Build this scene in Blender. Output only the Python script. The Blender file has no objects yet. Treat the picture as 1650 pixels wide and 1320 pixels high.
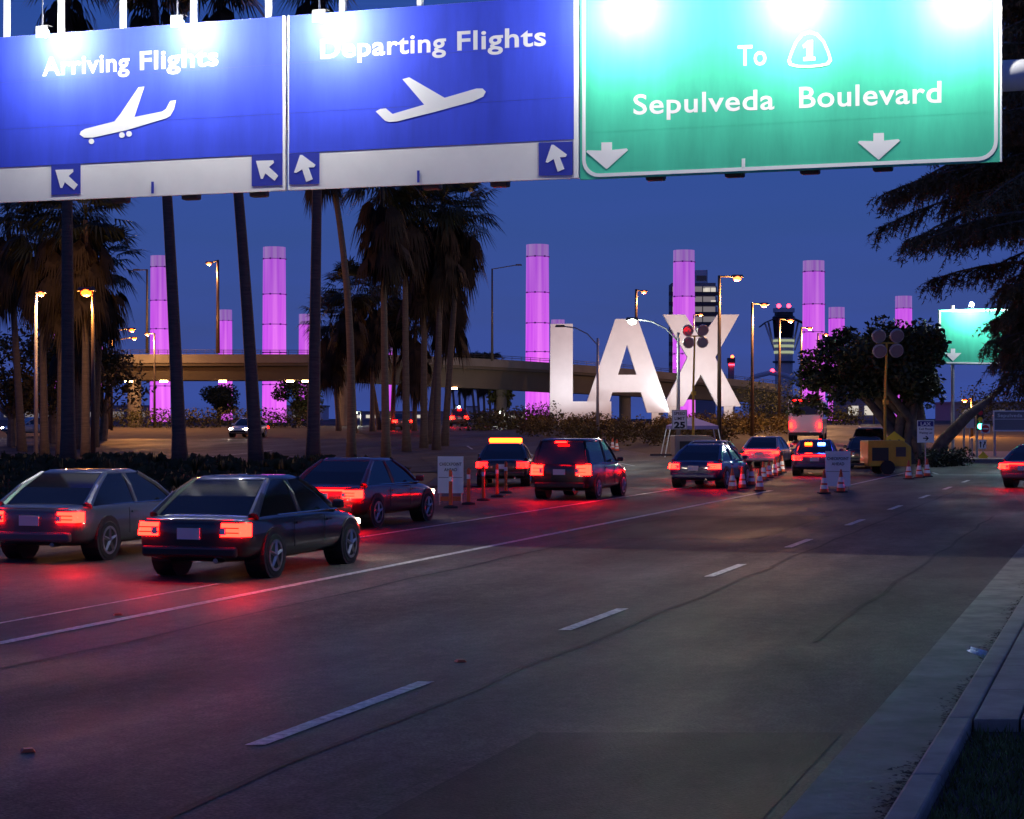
import bpy, bmesh, math, random
from mathutils import Vector, Matrix
from mathutils.geometry import tessellate_polygon
R = math.radians
SC = bpy.context.scene
COL = SC.collection
random.seed(7)

# ------------------------------------------------------------------ camera
F, CX, HZ, CH = 3085.0, 825.0, 675.0, 2.3       # focal length in photo px, centre, horizon, eye height
cam = bpy.data.cameras.new("camera"); camo = bpy.data.objects.new("camera", cam); COL.objects.link(camo)
camo.location = (0, 0, CH); camo.rotation_euler = (R(90), 0, 0)
cam.sensor_width = 36; cam.lens = 36*F/1650; cam.shift_y = 15/1650
cam.clip_start = .1; cam.clip_end = 9000
SC.camera = camo
# ------------------------------------------------------------------ dusk sky
W = bpy.data.worlds.new("World"); SC.world = W; W.use_nodes = True
wn = W.node_tree; wb = wn.nodes["Background"]
sky = wn.nodes.new("ShaderNodeTexSky"); sky.sky_type = 'NISHITA'; sky.sun_disc = False
sky.sun_elevation = R(1.5); sky.sun_rotation = R(180); sky.altitude = 30
sky.air_density = 1.0; sky.dust_density = .6; sky.ozone_density = 5.0
tint = wn.nodes.new("ShaderNodeMixRGB"); tint.blend_type = 'MULTIPLY'; tint.inputs[0].default_value = 1
tint.inputs[2].default_value = (.55, .58, 1.0, 1)
# thin evening cloud streaks low in the sky
wtc = wn.nodes.new("ShaderNodeTexCoord"); wmp = wn.nodes.new("ShaderNodeMapping"); wmp.inputs['Scale'].default_value = (5, 5, 34)
wns = wn.nodes.new("ShaderNodeTexNoise"); wns.inputs['Scale'].default_value = 1.0; wns.inputs['Detail'].default_value = 5
wrm = wn.nodes.new("ShaderNodeMapRange"); wrm.inputs[1].default_value = .42; wrm.inputs[2].default_value = .75; wrm.inputs[3].default_value = 1; wrm.inputs[4].default_value = .72
wsx = wn.nodes.new("ShaderNodeSeparateXYZ"); wlow = wn.nodes.new("ShaderNodeMapRange")
wlow.inputs[1].default_value = .0; wlow.inputs[2].default_value = .22; wlow.inputs[3].default_value = .95; wlow.inputs[4].default_value = .45
wml = wn.nodes.new("ShaderNodeMath"); wml.operation = 'MULTIPLY'
cl = wn.nodes.new("ShaderNodeMixRGB"); cl.inputs[2].default_value = (.17, .33, 1.46, 1)
L_ = wn.links.new
L_(sky.outputs[0], tint.inputs[1]); L_(wtc.outputs['Generated'], wmp.inputs[0]); L_(wmp.outputs[0], wns.inputs['Vector'])
L_(wns.outputs['Fac'], wrm.inputs[0]); L_(wtc.outputs['Generated'], wsx.inputs[0]); L_(wsx.outputs['Z'], wlow.inputs[0])
L_(wrm.outputs[0], wml.inputs[0]); L_(wlow.outputs[0], wml.inputs[1]); L_(wml.outputs[0], cl.inputs[0])
L_(tint.outputs[0], cl.inputs[1]); L_(cl.outputs[0], wb.inputs[0])
wb.inputs[1].default_value = .06
SC.view_settings.view_transform = 'Standard'; SC.view_settings.look = 'None'
SC.view_settings.exposure = 2; SC.view_settings.gamma = 1
SC.cycles.max_bounces = 5; SC.cycles.diffuse_bounces = 2; SC.cycles.glossy_bounces = 3
SC.cycles.sample_clamp_indirect = 3; SC.cycles.use_denoising = True

# ------------------------------------------------------------------ helpers
def at(px, py, Y): return Vector(((px-CX)/F*Y, Y, CH+(HZ-py)/F*Y))
def gx(px, Y): return (px-CX)/F*Y
def gz(Y):
    s = min(max((Y-85)/115, 0), 1)
    return 1.6*s*s*(3-2*s) + .5*min(max((Y-200)/600, 0), 1)
def rd(v, Y, z=0): return Vector((2.2+.325*(Y-11)-v/.951, Y, z))   # v metres left of the right-hand kerb
RA = math.atan(.325)                                               # road heading, right of +Y

class MB:
    def __init__(s): s.v = []; s.f = []
    def add(s, vs, fs):
        n = len(s.v); s.v += [tuple(x) for x in vs]; s.f += [tuple(i+n for i in f) for f in fs]; return s
    def box(s, c, d, rz=0, top=1.0):
        cx, cy, cz = c; hx, hy, hz = d[0]/2, d[1]/2, d[2]/2; ca, sa = math.cos(rz), math.sin(rz); vs = []
        for z, k in ((-hz, 1), (hz, top)):
            for x, y in ((-hx, -hy), (hx, -hy), (hx, hy), (-hx, hy)):
                x *= k; y *= k; vs.append((cx+x*ca-y*sa, cy+x*sa+y*ca, cz+z))
        return s.add(vs, [(3,2,1,0),(4,5,6,7),(0,1,5,4),(1,2,6,5),(2,3,7,6),(3,0,4,7)])
    def tube(s, pts, rad, n=8, cap=True):
        pts = [Vector(p) for p in pts]; rs = rad if isinstance(rad, (list, tuple)) else [rad]*len(pts)
        vs = []; fs = []
        for i, p in enumerate(pts):
            t = (pts[min(i+1, len(pts)-1)]-pts[max(i-1, 0)]).normalized()
            a = t.cross(Vector((0, 0, 1)) if abs(t.z) < .9 else Vector((0, 1, 0))).normalized(); b = t.cross(a)
            for k in range(n):
                an = 2*math.pi*k/n; vs.append(p+(a*math.cos(an)+b*math.sin(an))*rs[i])
        for i in range(len(pts)-1):
            for k in range(n):
                k2 = (k+1) % n; fs.append((i*n+k, i*n+k2, (i+1)*n+k2, (i+1)*n+k))
        if cap: fs += [tuple(reversed(range(n))), tuple((len(pts)-1)*n+k for k in range(n))]
        return s.add(vs, fs)
    def lathe(s, prof, n=20, c=(0, 0, 0)):
        vs = []; fs = []
        for r, z in prof:
            for k in range(n):
                a = 2*math.pi*k/n; vs.append((c[0]+r*math.cos(a), c[1]+r*math.sin(a), c[2]+z))
        for i in range(len(prof)-1):
            for k in range(n):
                k2 = (k+1) % n; fs.append((i*n+k, i*n+k2, (i+1)*n+k2, (i+1)*n+k))
        fs += [tuple(reversed(range(n))), tuple((len(prof)-1)*n+k for k in range(n))]
        return s.add(vs, fs)
    def sphere(s, c, r, n=10, sq=1.0):
        prof = [(max(r*math.sin(math.pi*i/(n//2+1)), 1e-4), -r*sq*math.cos(math.pi*i/(n//2+1))) for i in range(n//2+2)]
        return s.lathe(prof, n, c)
    def quad(s, a, b, c, d): return s.add([a, b, c, d], [(0, 1, 2, 3)])
    def loft(s, rings, cap=True):
        n = len(rings[0]); vs = [p for r in rings for p in r]; fs = []
        for i in range(len(rings)-1):
            for k in range(n):
                k2 = (k+1) % n; fs.append((i*n+k, i*n+k2, (i+1)*n+k2, (i+1)*n+k))
        if cap: fs += [tuple(reversed(range(n))), tuple((len(rings)-1)*n+k for k in range(n))]
        return s.add(vs, fs)
    def prism(s, loops, mp, d0, d1):
        """2-D loops (outer, holes) put through mp(x, y, depth) and thickened"""
        flat = [p for l in loops for p in l]; n = len(flat)
        tri = tessellate_polygon([[Vector((p[0], p[1], 0)) for p in l] for l in loops])
        vs = [mp(p[0], p[1], d0) for p in flat]+[mp(p[0], p[1], d1) for p in flat]
        fs = [tuple(t) for t in tri]+[tuple(i+n for i in reversed(t)) for t in tri]
        o = 0
        for l in loops:
            m = len(l)
            for k in range(m): fs.append((o+k, o+(k+1) % m, o+(k+1) % m+n, o+k+n))
            o += m
        return s.add(vs, fs)
    def build(s, name, m, parent=None, smooth=False, sub=0, bevel=0, **kw):
        me = bpy.data.meshes.new(name); me.from_pydata(s.v, [], s.f)
        bm = bmesh.new(); bm.from_mesh(me); bmesh.ops.recalc_face_normals(bm, faces=bm.faces) if kw.pop('fix', True) else None
        bm.to_mesh(me); bm.free()
        me.materials.append(m)
        if smooth: me.polygons.foreach_set("use_smooth", [True]*len(me.polygons))
        o = bpy.data.objects.new(name, me); COL.objects.link(o)
        if parent: o.parent = parent
        if bevel:
            b = o.modifiers.new("b", 'BEVEL'); b.width = bevel; b.segments = 2; b.limit_method = 'ANGLE'
        if sub:
            b = o.modifiers.new("s", 'SUBSURF'); b.levels = sub; b.render_levels = sub
        if kw: tag(o, **kw)
        return o
def tag(o, label=None, cat=None, group=None, kind=None):
    for k, v in (('label', label), ('category', cat), ('group', group), ('kind', kind)):
        if v: o[k] = v
    return o
def thing(name, label, cat, loc=(0, 0, 0), rz=0, group=None):
    o = bpy.data.objects.new(name, None); COL.objects.link(o); o.empty_display_size = .2
    o.location = loc; o.rotation_euler = (0, 0, rz)
    return tag(o, label, cat, group)
KIDS = {}
def kids(o): return [c for c in bpy.data.objects if c.parent == o]
def dup(o, loc=None, rz=None, label=None, scale=None, group=None, parent=None):
    c = o.copy(); COL.objects.link(c)
    if parent: c.parent = parent
    for k in kids(o): dup(k, parent=c)
    if loc is not None: c.location = loc
    if rz is not None: c.rotation_euler = (0, 0, rz)
    if scale is not None: c.scale = (scale,)*3
    if label: c['label'] = label
    if group: c['group'] = group
    return c
def struct(name, mb, m, **k): return mb.build(name, m, kind='structure', **k)

# ------------------------------------------------------------------ materials
def mat(name, col, rough=.6, metal=0., var=0., scale=4., bump=0., bscale=None, spec=.5, col2=None, stretch=None, coat=0):
    m = bpy.data.materials.new(name); m.use_nodes = True; n = m.node_tree; p = n.nodes["Principled BSDF"]
    p.inputs['Base Color'].default_value = (*col, 1); p.inputs['Roughness'].default_value = rough
    p.inputs['Metallic'].default_value = metal; p.inputs['Specular IOR Level'].default_value = spec
    p.inputs['Coat Weight'].default_value = coat
    if var or bump:
        tc = n.nodes.new("ShaderNodeTexCoord"); mp = n.nodes.new("ShaderNodeMapping")
        if stretch: mp.inputs['Scale'].default_value = stretch
        n.links.new(tc.outputs['Object'], mp.inputs[0])
    if var:
        ns = n.nodes.new("ShaderNodeTexNoise"); ns.inputs['Scale'].default_value = scale; ns.inputs['Detail'].default_value = 7
        ns.inputs['Roughness'].default_value = .65
        n.links.new(mp.outputs[0], ns.inputs['Vector'])
        cr = n.nodes.new("ShaderNodeValToRGB"); cr.color_ramp.elements[0].position = .3; cr.color_ramp.elements[1].position = .7
        a = tuple(c*(1-var) for c in col); b = col2 if col2 else tuple(min(c*(1+var), 1) for c in col)
        cr.color_ramp.elements[0].color = (*a, 1); cr.color_ramp.elements[1].color = (*b, 1)
        n.links.new(ns.outputs['Fac'], cr.inputs[0]); n.links.new(cr.outputs[0], p.inputs['Base Color'])
    if bump:
        nb = n.nodes.new("ShaderNodeTexNoise"); nb.inputs['Scale'].default_value = bscale or scale*6; nb.inputs['Detail'].default_value = 4
        n.links.new(mp.outputs[0], nb.inputs['Vector'])
        bp = n.nodes.new("ShaderNodeBump"); bp.inputs['Strength'].default_value = bump; bp.inputs['Distance'].default_value = .02
        n.links.new(nb.outputs['Fac'], bp.inputs['Height']); n.links.new(bp.outputs[0], p.inputs['Normal'])
    return m
def glow(name, col, st):
    m = bpy.data.materials.new(name); m.use_nodes = True; p = m.node_tree.nodes["Principled BSDF"]
    p.inputs['Base Color'].default_value = (.1, .1, .1, 1); p.inputs['Roughness'].default_value = .3
    p.inputs['Emission Color'].default_value = (*col, 1); p.inputs['Emission Strength'].default_value = st
    return m

def asphalt(name, base, joints=True):
    m = mat(name, base, .55, bump=.5, bscale=45, spec=.22); n = m.node_tree; p = n.nodes["Principled BSDF"]
    tc = n.nodes.new("ShaderNodeTexCoord"); mp = n.nodes.new("ShaderNodeMapping"); mp.inputs['Rotation'].default_value = (0, 0, RA)
    n.links.new(tc.outputs['Object'], mp.inputs[0])
    def noise(sc, st, det=6):
        q = n.nodes.new("ShaderNodeMapping"); q.inputs['Scale'].default_value = st; n.links.new(mp.outputs[0], q.inputs[0])
        t = n.nodes.new("ShaderNodeTexNoise"); t.inputs['Scale'].default_value = sc; t.inputs['Detail'].default_value = det
        n.links.new(q.outputs[0], t.inputs['Vector']); return t.outputs['Fac']
    def rng(fac, a, b, lo, hi):
        r = n.nodes.new("ShaderNodeMapRange"); r.inputs[1].default_value = a; r.inputs[2].default_value = b
        r.inputs[3].default_value = lo; r.inputs[4].default_value = hi; n.links.new(fac, r.inputs[0]); return r.outputs[0]
    def mul(a, b):
        k = n.nodes.new("ShaderNodeMath"); k.operation = 'MULTIPLY'; n.links.new(a, k.inputs[0]); n.links.new(b, k.inputs[1]); return k.outputs[0]
    f = rng(noise(.22, (1, .3, 1)), .35, .65, .6, 1.35)              # large worn patches stretched along the lanes
    f = mul(f, rng(noise(1.6, (1, .5, 1)), .3, .7, .75, 1.25))
    f = mul(f, rng(noise(38, (1, 1, 1), 3), .35, .68, .55, 1.5))      # aggregate
    f = mul(f, rng(noise(9, (1, .6, 1), 4), .35, .65, .78, 1.2))
    f = mul(f, rng(noise(.9, (1, .03, 1)), .42, .6, .78, 1.1))        # wheel tracks
    vo = n.nodes.new("ShaderNodeTexVoronoi"); vo.feature = 'DISTANCE_TO_EDGE'; vo.inputs['Scale'].default_value = .16
    dn = n.nodes.new("ShaderNodeTexNoise"); dn.inputs['Scale'].default_value = .8; dn.inputs['Detail'].default_value = 6
    n.links.new(mp.outputs[0], dn.inputs['Vector'])
    ad = n.nodes.new("ShaderNodeMixRGB"); ad.blend_type = 'ADD'; ad.inputs[0].default_value = 1.6
    n.links.new(mp.outputs[0], ad.inputs[1]); n.links.new(dn.outputs['Color'], ad.inputs[2]); n.links.new(ad.outputs[0], vo.inputs['Vector'])
    f = mul(f, rng(vo.outputs['Distance'], .001, .004, .72, 1))      # tar-filled cracks
    c = n.nodes.new("ShaderNodeMixRGB"); c.blend_type = 'MULTIPLY'; c.inputs[0].default_value = 1
    c.inputs[1].default_value = (*base, 1); n.links.new(f, c.inputs[2]); n.links.new(c.outputs[0], p.inputs['Base Color'])
    n.links.new(rng(noise(.5, (1, .3, 1)), .3, .7, .52, .78), p.inputs['Roughness'])
    return m

M = dict(
 asphalt=asphalt("asphalt", (.076, .060, .053)), concrete=mat("concrete", (.34, .27, .21), .8, var=.3, scale=2.5, bump=.3),
 gutter=mat("gutter_concrete", (.18, .165, .14), .75, var=.55, scale=1.8, bump=.3), soil=mat("soil", (.05, .037, .026), .95, var=.4, scale=.5, bump=.5),
 paint=mat("road_paint", (.62, .6, .57), .6, var=.72, scale=13, bump=.1, col2=(.8, .77, .73)), grass=mat("grass", (.11, .13, .03), .8, var=.5, scale=3),
 trunk=mat("palm_trunk", (.10, .08, .066), .9, var=.35, scale=2, bump=.7, stretch=(1, 1, 9)), bark=mat("bark", (.17, .12, .085), .9, var=.4, scale=3, bump=.8),
 frond=mat("palm_frond", (.022, .03, .014), .6, var=.5, scale=.6, spec=.3), dead=mat("dead_frond", (.028, .021, .015), .85, var=.45, scale=.8, spec=.2),
 leaf=mat("leaf", (.055, .058, .022), .6, var=.6, scale=.9, spec=.25), redleaf=mat("ruddy_leaf", (.14, .06, .026), .65, var=.6, scale=.7, spec=.2, col2=(.13, .11, .03)),
 lamplit_needle=mat("lamplit_needle", (.30, .15, .055), .6, var=.5, scale=.5, spec=.25, col2=(.2, .15, .06)),  # orange street-lamp light on the cedar is put into this colour
 steel=mat("galvanised_steel", (.4, .4, .41), .45, .6, var=.15, scale=3), darksteel=mat("dark_steel", (.07, .062, .06), .5, .4),
 bronze=mat("bronze_pole", (.12, .08, .055), .4, .5), white=mat("white_paint", (.8, .8, .8), .5, var=.06, scale=1.5),
 whiteletter=mat("white_letter_paint", (.78, .76, .77), .55, var=.07, scale=.5), black=mat("black_paint", (.012, .012, .013), .5),
 rubber=mat("rubber", (.015, .015, .015), .8), glass=mat("dark_glass", (.01, .012, .015), .06, spec=.8), rim=mat("alloy", (.45, .45, .47), .3, .9),
 blue=mat("sign_blue", (.05, .085, .70), .7, var=.16, scale=1.1, spec=.15, stretch=(1.6, 1.6, .25)), green=mat("sign_green", (.07, .56, .36), .7, var=.16, scale=1.1, spec=.15, stretch=(1.6, 1.6, .25)),
 signwhite=mat("sign_white", (.85, .86, .85), .6, spec=.2), signgrey=mat("sign_grey_panel", (.8, .8, .77), .7, var=.08, scale=.6),
 bluebox=mat("arrow_blue", (.035, .05, .4), .4), beam=mat("bridge_concrete", (.13, .115, .105), .8, var=.25, scale=.35, bump=.2),
 girder=mat("bridge_girder", (.07, .058, .05), .8, var=.2, scale=.3), orange=mat("cone_orange", (.6, .09, .02), .5), coneband=mat("cone_band", (.8, .8, .78), .35),
 yellow=mat("machine_yellow", (.62, .36, .02), .5, var=.12, scale=3), signyellow=mat("sign_yellow", (.8, .55, .02), .5),
 canopy=mat("purple_canopy", (.16, .12, .35), .8, var=.1, scale=2), darkred=mat("dark_red_lens", (.12, .004, .004), .2), red=mat("sign_red", (.55, .02, .03), .5), tan=mat("tan_paint", (.36, .3, .22), .5, var=.1),
 plate=mat("number_plate", (.7, .7, .68), .5), wall=mat("pale_wall", (.68, .62, .62), .8, var=.12, scale=.05), wall2=mat("grey_wall", (.25, .24, .26), .8, var=.15, scale=.03),
 navy=mat("sign_navy", (.03, .025, .2), .5), puddle=mat("puddle_water", (.01, .01, .012), .03, spec=.8), debris=mat("leaf_litter", (.03, .024, .02), .9, var=.5, scale=20),
 chrome=mat("chrome", (.6, .6, .6), .15, 1.0), lens=mat("flood_glass", (.35, .36, .36), .12, .5), patch=asphalt("dark_asphalt", (.03, .024, .022)),
 brick=mat("pink_paving", (.27, .2, .18), .8, var=.2, scale=3),
)
G = dict(
 signlamp=glow("sign_lamp_light", (1, .985, .95), 400), sodium=glow("sodium_light", (1, .045, .003), 5), warm=glow("warm_light", (1, .10, .022), 2.4),
 white=glow("white_light", (.8, 1, .75), 6), tail=glow("tail_light", (1, .0014, .0008), 16), brake=glow("brake_light", (1, .0018, .0008), 34), head=glow("headlight", (1, .86, .66), 30),
 amber=glow("amber_beacon", (1, .022, .001), 16), bluelamp=glow("blue_beacon", (.03, .1, 1), 14), redlamp=glow("red_obstruction_light", (1, .02, .04), 4),
 soffit=glow("soffit_light", (1, .5, .2), 20), greenlamp=glow("green_signal", (.05, 1, .6), 12), window=glow("lit_window", (.95, .85, .72), .17), greenwin=glow("lit_green_window", (.75, .85, .5), .12),
 dim=glow("dim_window", (.6, .52, .52), .075),
)
def pylon_mat(name, col, st):
    m = glow(name, col, st); n = m.node_tree; p = n.nodes["Principled BSDF"]
    tc = n.nodes.new("ShaderNodeTexCoord"); mp = n.nodes.new("ShaderNodeMapping"); mp.inputs['Scale'].default_value = (1.1, 1.1, .03)
    ns = n.nodes.new("ShaderNodeTexNoise"); ns.inputs['Scale'].default_value = 1.3; ns.inputs['Detail'].default_value = 3
    cr = n.nodes.new("ShaderNodeValToRGB"); cr.color_ramp.elements[0].position = .3; cr.color_ramp.elements[1].position = .72
    cr.color_ramp.elements[0].color = (col[0]*.72, col[1]*.4, col[2]*.88, 1); cr.color_ramp.elements[1].color = (min(col[0]*1.05, 1), col[1]*1.45, col[2], 1)
    n.links.new(tc.outputs['Object'], mp.inputs[0]); n.links.new(mp.outputs[0], ns.inputs['Vector']); n.links.new(ns.outputs['Fac'], cr.inputs[0])
    n.links.new(cr.outputs[0], p.inputs['Emission Color']); p.inputs['Roughness'].default_value = .25
    return m
PYL = [pylon_mat("pylon_glass_%d" % i, c, k*.25) for i, (c, k) in enumerate((
 ((.94, .14, 1.0), 1.0), ((.90, .13, 1.0), .97), ((.84, .13, 1.0), .92), ((.80, .13, .98), .84), ((.66, .14, .9), .76), ((.5, .22, .72), .62)))]

# ------------------------------------------------------------------ ground and roads
def strip(name, pts, m, dz, nx=6, **k):
    """pts: list of (left xy, right xy); draped on the terrain dz above it"""
    mb = MB(); vs = []; fs = []
    for (a, b) in pts:
        for i in range(nx+1):
            x = a[0]+(b[0]-a[0])*i/nx; y = a[1]+(b[1]-a[1])*i/nx; vs.append((x, y, gz(y)+dz))
    for r in range(len(pts)-1):
        for i in range(nx):
            o = r*(nx+1)+i; fs.append((o, o+1, o+nx+2, o+nx+1))
    mb.add(vs, fs); return struct(name, mb, m, **k)
ys = [-40, 0, 20, 40, 60, 75, 85, 90, 95, 100, 106, 112, 118, 124, 130, 136, 142, 148, 154, 160, 166, 172, 178, 184, 190, 196, 202, 215, 240, 300, 400, 600, 800, 1500, 4000]
strip("ground", [((-300-y*.6, y), (300+y*.6, y)) for y in ys], M['soil'], -.06, nx=4)
strip("road", [((rd(19.6, y).x, y), (rd(0, y).x, y)) for y in [-25, 0, 10, 20, 30, 40, 50, 60, 70, 80, 88, 94]], M['asphalt'], -.03, nx=6)
ramp_c = [(17.5, 80), (20, 100), (22.3, 120), (25.6, 140), (29, 160), (32.5, 180), (35.8, 200), (37.5, 215)]
strip("ramp_road", [((x-5.4, y), (x+5.2, y)) for x, y in ramp_c], M['asphalt'], -.022, nx=3)
left_c = [(4, 66), (4, 80), (3, 95), (1.5, 110), (-.5, 125), (-3, 140), (-5.5, 160), (-8.5, 185), (-12, 210), (-18, 260)]
strip("slip_road", [((x-7, y), (x+7, y)) for x, y in left_c], M['asphalt'], -.018, nx=3)
strip("cross_street", [((-75, y), (-.5-(y-88)*.05, y)) for y in (84, 90, 96, 102, 108, 114, 120, 128, 136, 144)], M['asphalt'], -.026, nx=6)
strip("side_street", [((rd(1, y).x, y), (70, y)) for y in (72, 80, 88, 94, 99)], M['asphalt'], -.034, nx=4)

def line(v0, v1, y0, y1, dz=-.022, n=8):
    mb = MB(); vs = []; fs = []
    for i in range(n+1):
        y = y0+(y1-y0)*i/n; a = rd(v0, y); b = rd(v1, y); vs += [(a.x, y, gz(y)+dz), (b.x, y, gz(y)+dz)]
    for i in range(n): fs.append((2*i, 2*i+1, 2*i+3, 2*i+2))
    return mb.add(vs, fs)
mk = MB()
def addline(*a, **k):
    q = line(*a, **k); mk.add(q.v, q.f)
addline(9.95, 9.80, 5, 62, n=20)                       # solid channelising line
addline(11.0, 10.93, 12, 27, n=8); addline(13.2, 13.08, 31, 66, n=12)
for y in (-1, 6.3, 13.64, 21.05, 28.2, 34.6, 41.8, 49, 56, 63, 70): addline(4.72, 4.58, y, y+(3.3 if y < 20 else 2.4), n=1)
def xline(x0, y0, x1, y1, w, dz):
    d = Vector((x1-x0, y1-y0)); nrm = Vector((-d.y, d.x)).normalized()*w/2; n = 8; vs = []; fs = []
    for i in range(n+1):
        x = x0+d.x*i/n; y = y0+d.y*i/n
        vs += [(x+nrm.x, y+nrm.y, gz(y)+dz), (x-nrm.x, y-nrm.y, gz(y)+dz)]
    for i in range(n): fs.append((2*i, 2*i+1, 2*i+3, 2*i+2))
    mk.add(vs, fs)
xline(11.5, 66, 17.5, 84, .14, -.014); xline(10.5, 83.5, 28, 83.0, .35, -.014); xline(12, 79.0, 26, 79, .3, -.014)
for (a, b) in (((1, 75), (-3, 128)), ((7.5, 78), (3.2, 120)), ((4, 80), (-1, 135))): xline(*a, *b, .14, -.012)
xline(-40, 118, -12, 112, .12, -.018); xline(-19, 96, -15, 120, .12, -.018)
for a, b in zip(ramp_c[:-1], ramp_c[1:]): xline(a[0]-5, a[1], b[0]-5, b[1], .15, -.013); xline(a[0]+.3, a[1], a[0]*.4+b[0]*.6+.3, a[1]*.4+b[1]*.6, .12, -.013)
struct("road_markings", mk, M['paint'])
pm = MB(); q = line(.75, 2.9, 3.0, 14.2, dz=-.026); pm.add(q.v, q.f)
q = line(5.6, 9.2, 37, 46, dz=-.026); pm.add(q.v, q.f)
for v_, y0_, y1_ in ((4.1, 6, 30), (4.16, 30, 62), (8.7, 12, 40), (1.9, 20, 46)):
    q = line(v_+.03, v_-.03, y0_, y1_, dz=-.0245, n=14); pm.add([(x+.05*math.sin(y*1.3), y, z) for x, y, z in q.v], q.f)
struct("road_patch", pm, M['patch'])
# small raised lane markers on the near asphalt
def roadstud(px, py, i):
    Y = CH*F/(py-HZ); b = MB(); b.box((0, 0, .01), (.1, .1, .022), RA, top=.6)
    o = b.build("road_stud", M['orange']); o.location = (gx(px, Y), Y, -.024)
    return o
for i, (px, py, l) in enumerate(((190, 988, "amber reflective road stud beside the thin left edge line"), (742, 1062, "amber road stud on the asphalt between the first and second dashes"),
    (45, 1205, "amber road stud nearest the lower left corner of the road"))): tag(roadstud(px, py, i), l, "road stud")

# right-hand gutter, kerb, pavement and lawn
strip("gutter", [((rd(.64, y).x, y), (rd(-.02, y).x, y)) for y in (-20, 5, 10, 15, 20, 30, 45, 72)], M['gutter'], -.020, nx=2)
kb = MB()
for i in range(36):
    y0 = -6+i*2.2; a, b, c, d = rd(0, y0), rd(0, y0+2.19), rd(-.2, y0+2.19), rd(-.2, y0)
    kb.add([(a.x, a.y, -.05), (b.x, b.y, -.05), (c.x, c.y, -.05), (d.x, d.y, -.05), (a.x+.02, a.y, .15), (b.x+.02, b.y, .15), (c.x, c.y, .15), (d.x, d.y, .15)],
           [(3,2,1,0),(4,5,6,7),(0,1,5,4),(1,2,6,5),(2,3,7,6),(3,0,4,7)])
struct("kerb", kb, M['concrete'], bevel=.02)
pv = MB()
def slab(v0, v1, y0, y1, z):
    a, b, c, d = rd(v0, y0), rd(v0, y1), rd(v1, y1), rd(v1, y0)
    pv.add([(p.x, p.y, -.05) for p in (a, b, c, d)]+[(p.x, p.y, z) for p in (a, b, c, d)], [(3,2,1,0),(4,5,6,7),(0,1,5,4),(1,2,6,5),(2,3,7,6),(3,0,4,7)])
y = 13.7
while y < 70:
    slab(-.215, -.52, y, y+1.485, .152); slab(-.535, -2.0, y, y+1.485, .148); slab(-2.015, -3.6, y, y+1.485, .148); y += 1.5
struct("pavement", pv, M['concrete'], bevel=.008)
lw = MB()
lw.add([rd(-.2, -6, .06), rd(-.2, 13.7, .06), rd(-6, 13.7, .06), rd(-6, -6, .06)], [(0, 1, 2, 3)])
lw.add([rd(-3.6, 13.7, .1), rd(-3.6, 72, .1), rd(-16, 72, .1), rd(-16, 13.7, .1)], [(0, 1, 2, 3)])
struct("lawn_soil", lw, M['soil'])
gr = MB(); rg = random.Random(3)
for i in range(9000):
    y = 8.3+rg.random()**1.2*5.3; v = -.23-rg.random()*1.7; p = rd(v, y, .06); h = .03+rg.random()*.07; a = rg.random()*6.3; w = .006+rg.random()*.005
    dx, dy = math.cos(a)*w, math.sin(a)*w; lx, ly = rg.gauss(0, .025), rg.gauss(0, .025)
    gr.add([(p.x-dx, p.y-dy, p.z), (p.x+dx, p.y+dy, p.z), (p.x+lx, p.y+ly, p.z+h)], [(0, 1, 2)])
gr.build("lawn_grass", M['grass'], fix=False, label="short dark lawn grass behind the near kerb", cat="grass", kind='stuff')
db = MB(); rg = random.Random(5)
for i in range(2600):
    y = 10.2+rg.random()**1.4*18; v = .01+abs(rg.gauss(0, .05))*(1+.6*math.sin(y*1.7)); p = rd(v, y, -.012+rg.random()*.05)
    a = rg.random()*6.3; s = .008+rg.random()*.02; t = rg.uniform(-.5, .5)
    db.add([(p.x+s*math.cos(a+k*2.09), p.y+s*math.sin(a+k*2.09), p.z+t*s*(k == 1)) for k in range(3)], [(0, 1, 2)])
db.build("leaf_litter", M['debris'], fix=False, label="dark leaf litter caught along the foot of the kerb", cat="leaf litter", kind='stuff')
pd = MB(); c = rd(.13, 18.9, -.014); pd.add([(c.x+.09*math.cos(a)*(1+.3*math.sin(3*a))-.1*math.sin(a)*-.3, c.y+.5*math.sin(a)*(1+.2*math.sin(5*a)), c.z) for a in [i*.2618 for i in range(24)]], [tuple(range(24))])
struct("puddle", pd, M['puddle'])

# left planted island
isl = [(-60, 886), (100, 858), (300, 832), (520, 800), (655, 778), (600, 768), (420, 760), (200, 757), (-60, 757)]
isw = [(gx(px, CH*F/(py-HZ)), CH*F/(py-HZ)) for px, py in isl]
ib = MB(); ib.prism([isw], lambda x, y, d: (x, y, d), -.06, .15); struct("island", ib, M['soil'])
ik = MB(); ctr = Vector((sum(p[0] for p in isw)/len(isw), sum(p[1] for p in isw)/len(isw)))
for i in range(len(isw)):
    a = Vector(isw[i]); b = Vector(isw[(i+1) % len(isw)]); d = (b-a); n = Vector((d.y, -d.x)).normalized()
    if n.dot(a-ctr) < 0: n = -n
    ln = d.length; m_ = (a+b)/2+n*.08; ik.box((m_.x, m_.y, .05), (ln+.1, .15, .25), math.atan2(d.y, d.x))
struct("island_kerb", ik, M['concrete'], bevel=.02)
tf = MB(); rg = random.Random(11)
def inside(x, y, poly):
    c = False
    for i in range(len(poly)):
        (x1, y1), (x2, y2) = poly[i], poly[i-1]
        if (y1 > y) != (y2 > y) and x < (x2-x1)*(y-y1)/(y2-y1)+x1: c = not c
    return c
n = 0
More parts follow.
